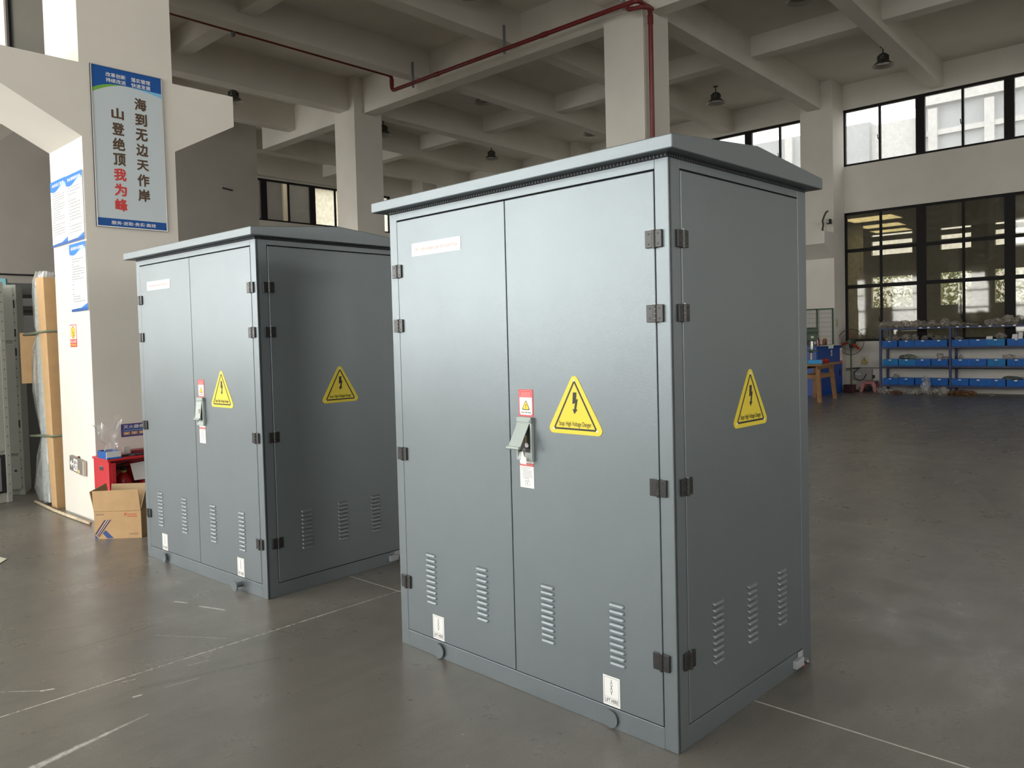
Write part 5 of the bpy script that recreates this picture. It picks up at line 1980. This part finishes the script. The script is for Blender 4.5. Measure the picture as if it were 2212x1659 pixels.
for x0_, x1_ in ((0.16, 0.24), (1.33, 1.18)):
    for y0_, y1_ in ((0.09, 0.14), (0.54, 0.46)):
        b = MB()
        leg(b, (x0_, y0_, 0), (x1_, y1_, 0.775), 0.040)
        b.build('leg', t)
for y_ in (0.13, 0.47):
    b = MB()
    b.box(0.2, 1.24, y_ - 0.02, y_ + 0.02, 0.50, 0.58, WOOD, 0.004)
    b.build('stretcher', t)
    b = MB()
    b.box(0.12, 1.34, y_ - 0.02, y_ + 0.02, 0.70, 0.775, WOOD, 0.004)
    b.build('apron', t)
for x_ in (0.22, 1.22):
    b = MB()
    b.box(x_ - 0.02, x_ + 0.02, 0.15, 0.45, 0.50, 0.58, WOOD, 0.004)
    b.build('stretcher', t)

t = thing('drill_press', 'green bench drill press on the wooden bench', 'machine', (17.02, 7.18, 0.815), R(-62))
b = MB()
b.box(-0.16, 0.16, -0.14, 0.22, 0, 0.03, DKGREEN, 0.006)
b.build('base', t)
b = MB()
b.cyl((0, 0.10, 0.03), (0, 0.10, 0.62), 0.030, nmat('worn steel', (0.28, 0.26, 0.23), 0.35, metal=0.8), seg=18)
b.build('pillar', t)
b = MB()
b.box(-0.13, 0.13, -0.16, 0.08, 0.26, 0.285, DKGREEN, 0.006)
b.cyl((0, 0.10, 0.23), (0, 0.10, 0.31), 0.048, DKGREEN, seg=18)
b.build('table', t)
b = MB()
b.box(-0.10, 0.10, -0.19, 0.30, 0.49, 0.66, DKGREEN, 0.02)
b.box(-0.03, 0.03, -0.1925, -0.189, 0.555, 0.60, nmat('badge', (0.6, 0.6, 0.45), 0.4))
b.build('head', t)
b = MB()
b.box(-0.125, 0.125, -0.22, 0.36, 0.665, 0.785, DKGREEN, 0.03)
b.build('belt_cover', t)
b = MB()
b.cyl((0, 0.40, 0.40), (0, 0.40, 0.66), 0.085, BLKPL, seg=18)
b.build('motor', t)
b = MB()
b.cyl((0, -0.11, 0.36), (0, -0.11, 0.50), 0.028, STEEL, seg=14)
b.cyl((0, -0.11, 0.31), (0, -0.11, 0.36), 0.016, STEEL, seg=12)
b.cyl((0, -0.11, 0.285), (0, -0.11, 0.31), 0.005, STEEL, seg=8)
b.build('spindle', t)
b = MB()
for k in range(3):
    a = R(30 + 120 * k)
    b.cyl((0.11, -0.06, 0.53), (0.13, -0.06 + 0.15 * math.cos(a), 0.53 + 0.15 * math.sin(a)), 0.006, STEEL, seg=8)
b.build('feed_handle', t)
b = MB()
v0 = [(0, 0, 0), (0.30, 0, 0), (0.30, 0.16, 0), (0, 0.16, 0)]
b.box(0, 0.30, 0, 0.012, 0, 0.085, nmat('bright blue tray', (0.01, 0.28, 0.62), 0.4), 0.003)
b.box(0, 0.30, 0.15, 0.162, 0, 0.085, nmat('bright blue tray', (0.01, 0.28, 0.62), 0.4), 0.003)
b.box(0, 0.012, 0.012, 0.15, 0, 0.085, nmat('bright blue tray', (0.01, 0.28, 0.62), 0.4), 0.003)
b.box(0.288, 0.30, 0.012, 0.15, 0, 0.085, nmat('bright blue tray', (0.01, 0.28, 0.62), 0.4), 0.003)
b.box(0.01, 0.29, 0.01, 0.152, 0, 0.010, nmat('bright blue tray', (0.01, 0.28, 0.62), 0.4))
o = b.build('parts_tray')
o.location = (16.55, 7.06, 0.815)
o.rotation_euler = (0, 0, R(-50))
tag(o, 'bright blue plastic tray on the wooden bench', 'tray')
bag('crumpled red cloth on the bench behind the blue tray', 17.12, 6.93, 0.815, 0.26, 0.16, 0.10, 80, nmat('red cloth', (0.36, 0.02, 0.02), 0.8), name='red_cloth', cat='cloth')

# on the right pilaster bracket
t = thing('security_camera', 'small white camera with black face above the pilaster bracket', 'camera', (19.32, 7.72, 3.947))
b = MB()
b.box(-0.02, 0.02, 0.02, 0.06, 0, 0.22, nmat('camera white', (0.6, 0.58, 0.54), 0.5), 0.004)
b.build('bracket', t)
b = MB()
b.box(-0.12, 0.06, -0.02, 0.08, 0.22, 0.32, nmat('camera white', (0.6, 0.58, 0.54), 0.5), 0.01)
b.build('body', t)
b = MB()
b.box(0.05, 0.17, -0.045, 0.08, 0.205, 0.325, BLKPL, 0.006)
b.build('hood', t)
b = MB()
b.tube([(19.12, 7.75, 3.96), (19.07, 7.74, 4.0), (19.10, 7.73, 4.10), (19.06, 7.73, 4.2), (19.15, 7.72, 4.33), (19.25, 7.72, 4.42), (19.36, 7.72, 4.46)], 0.022, nmat('old rope', (0.06, 0.045, 0.03), 0.8), 7)
o = b.build('cable_end')
tag(o, 'loose dark cable end sticking up from the pilaster bracket', 'cable')
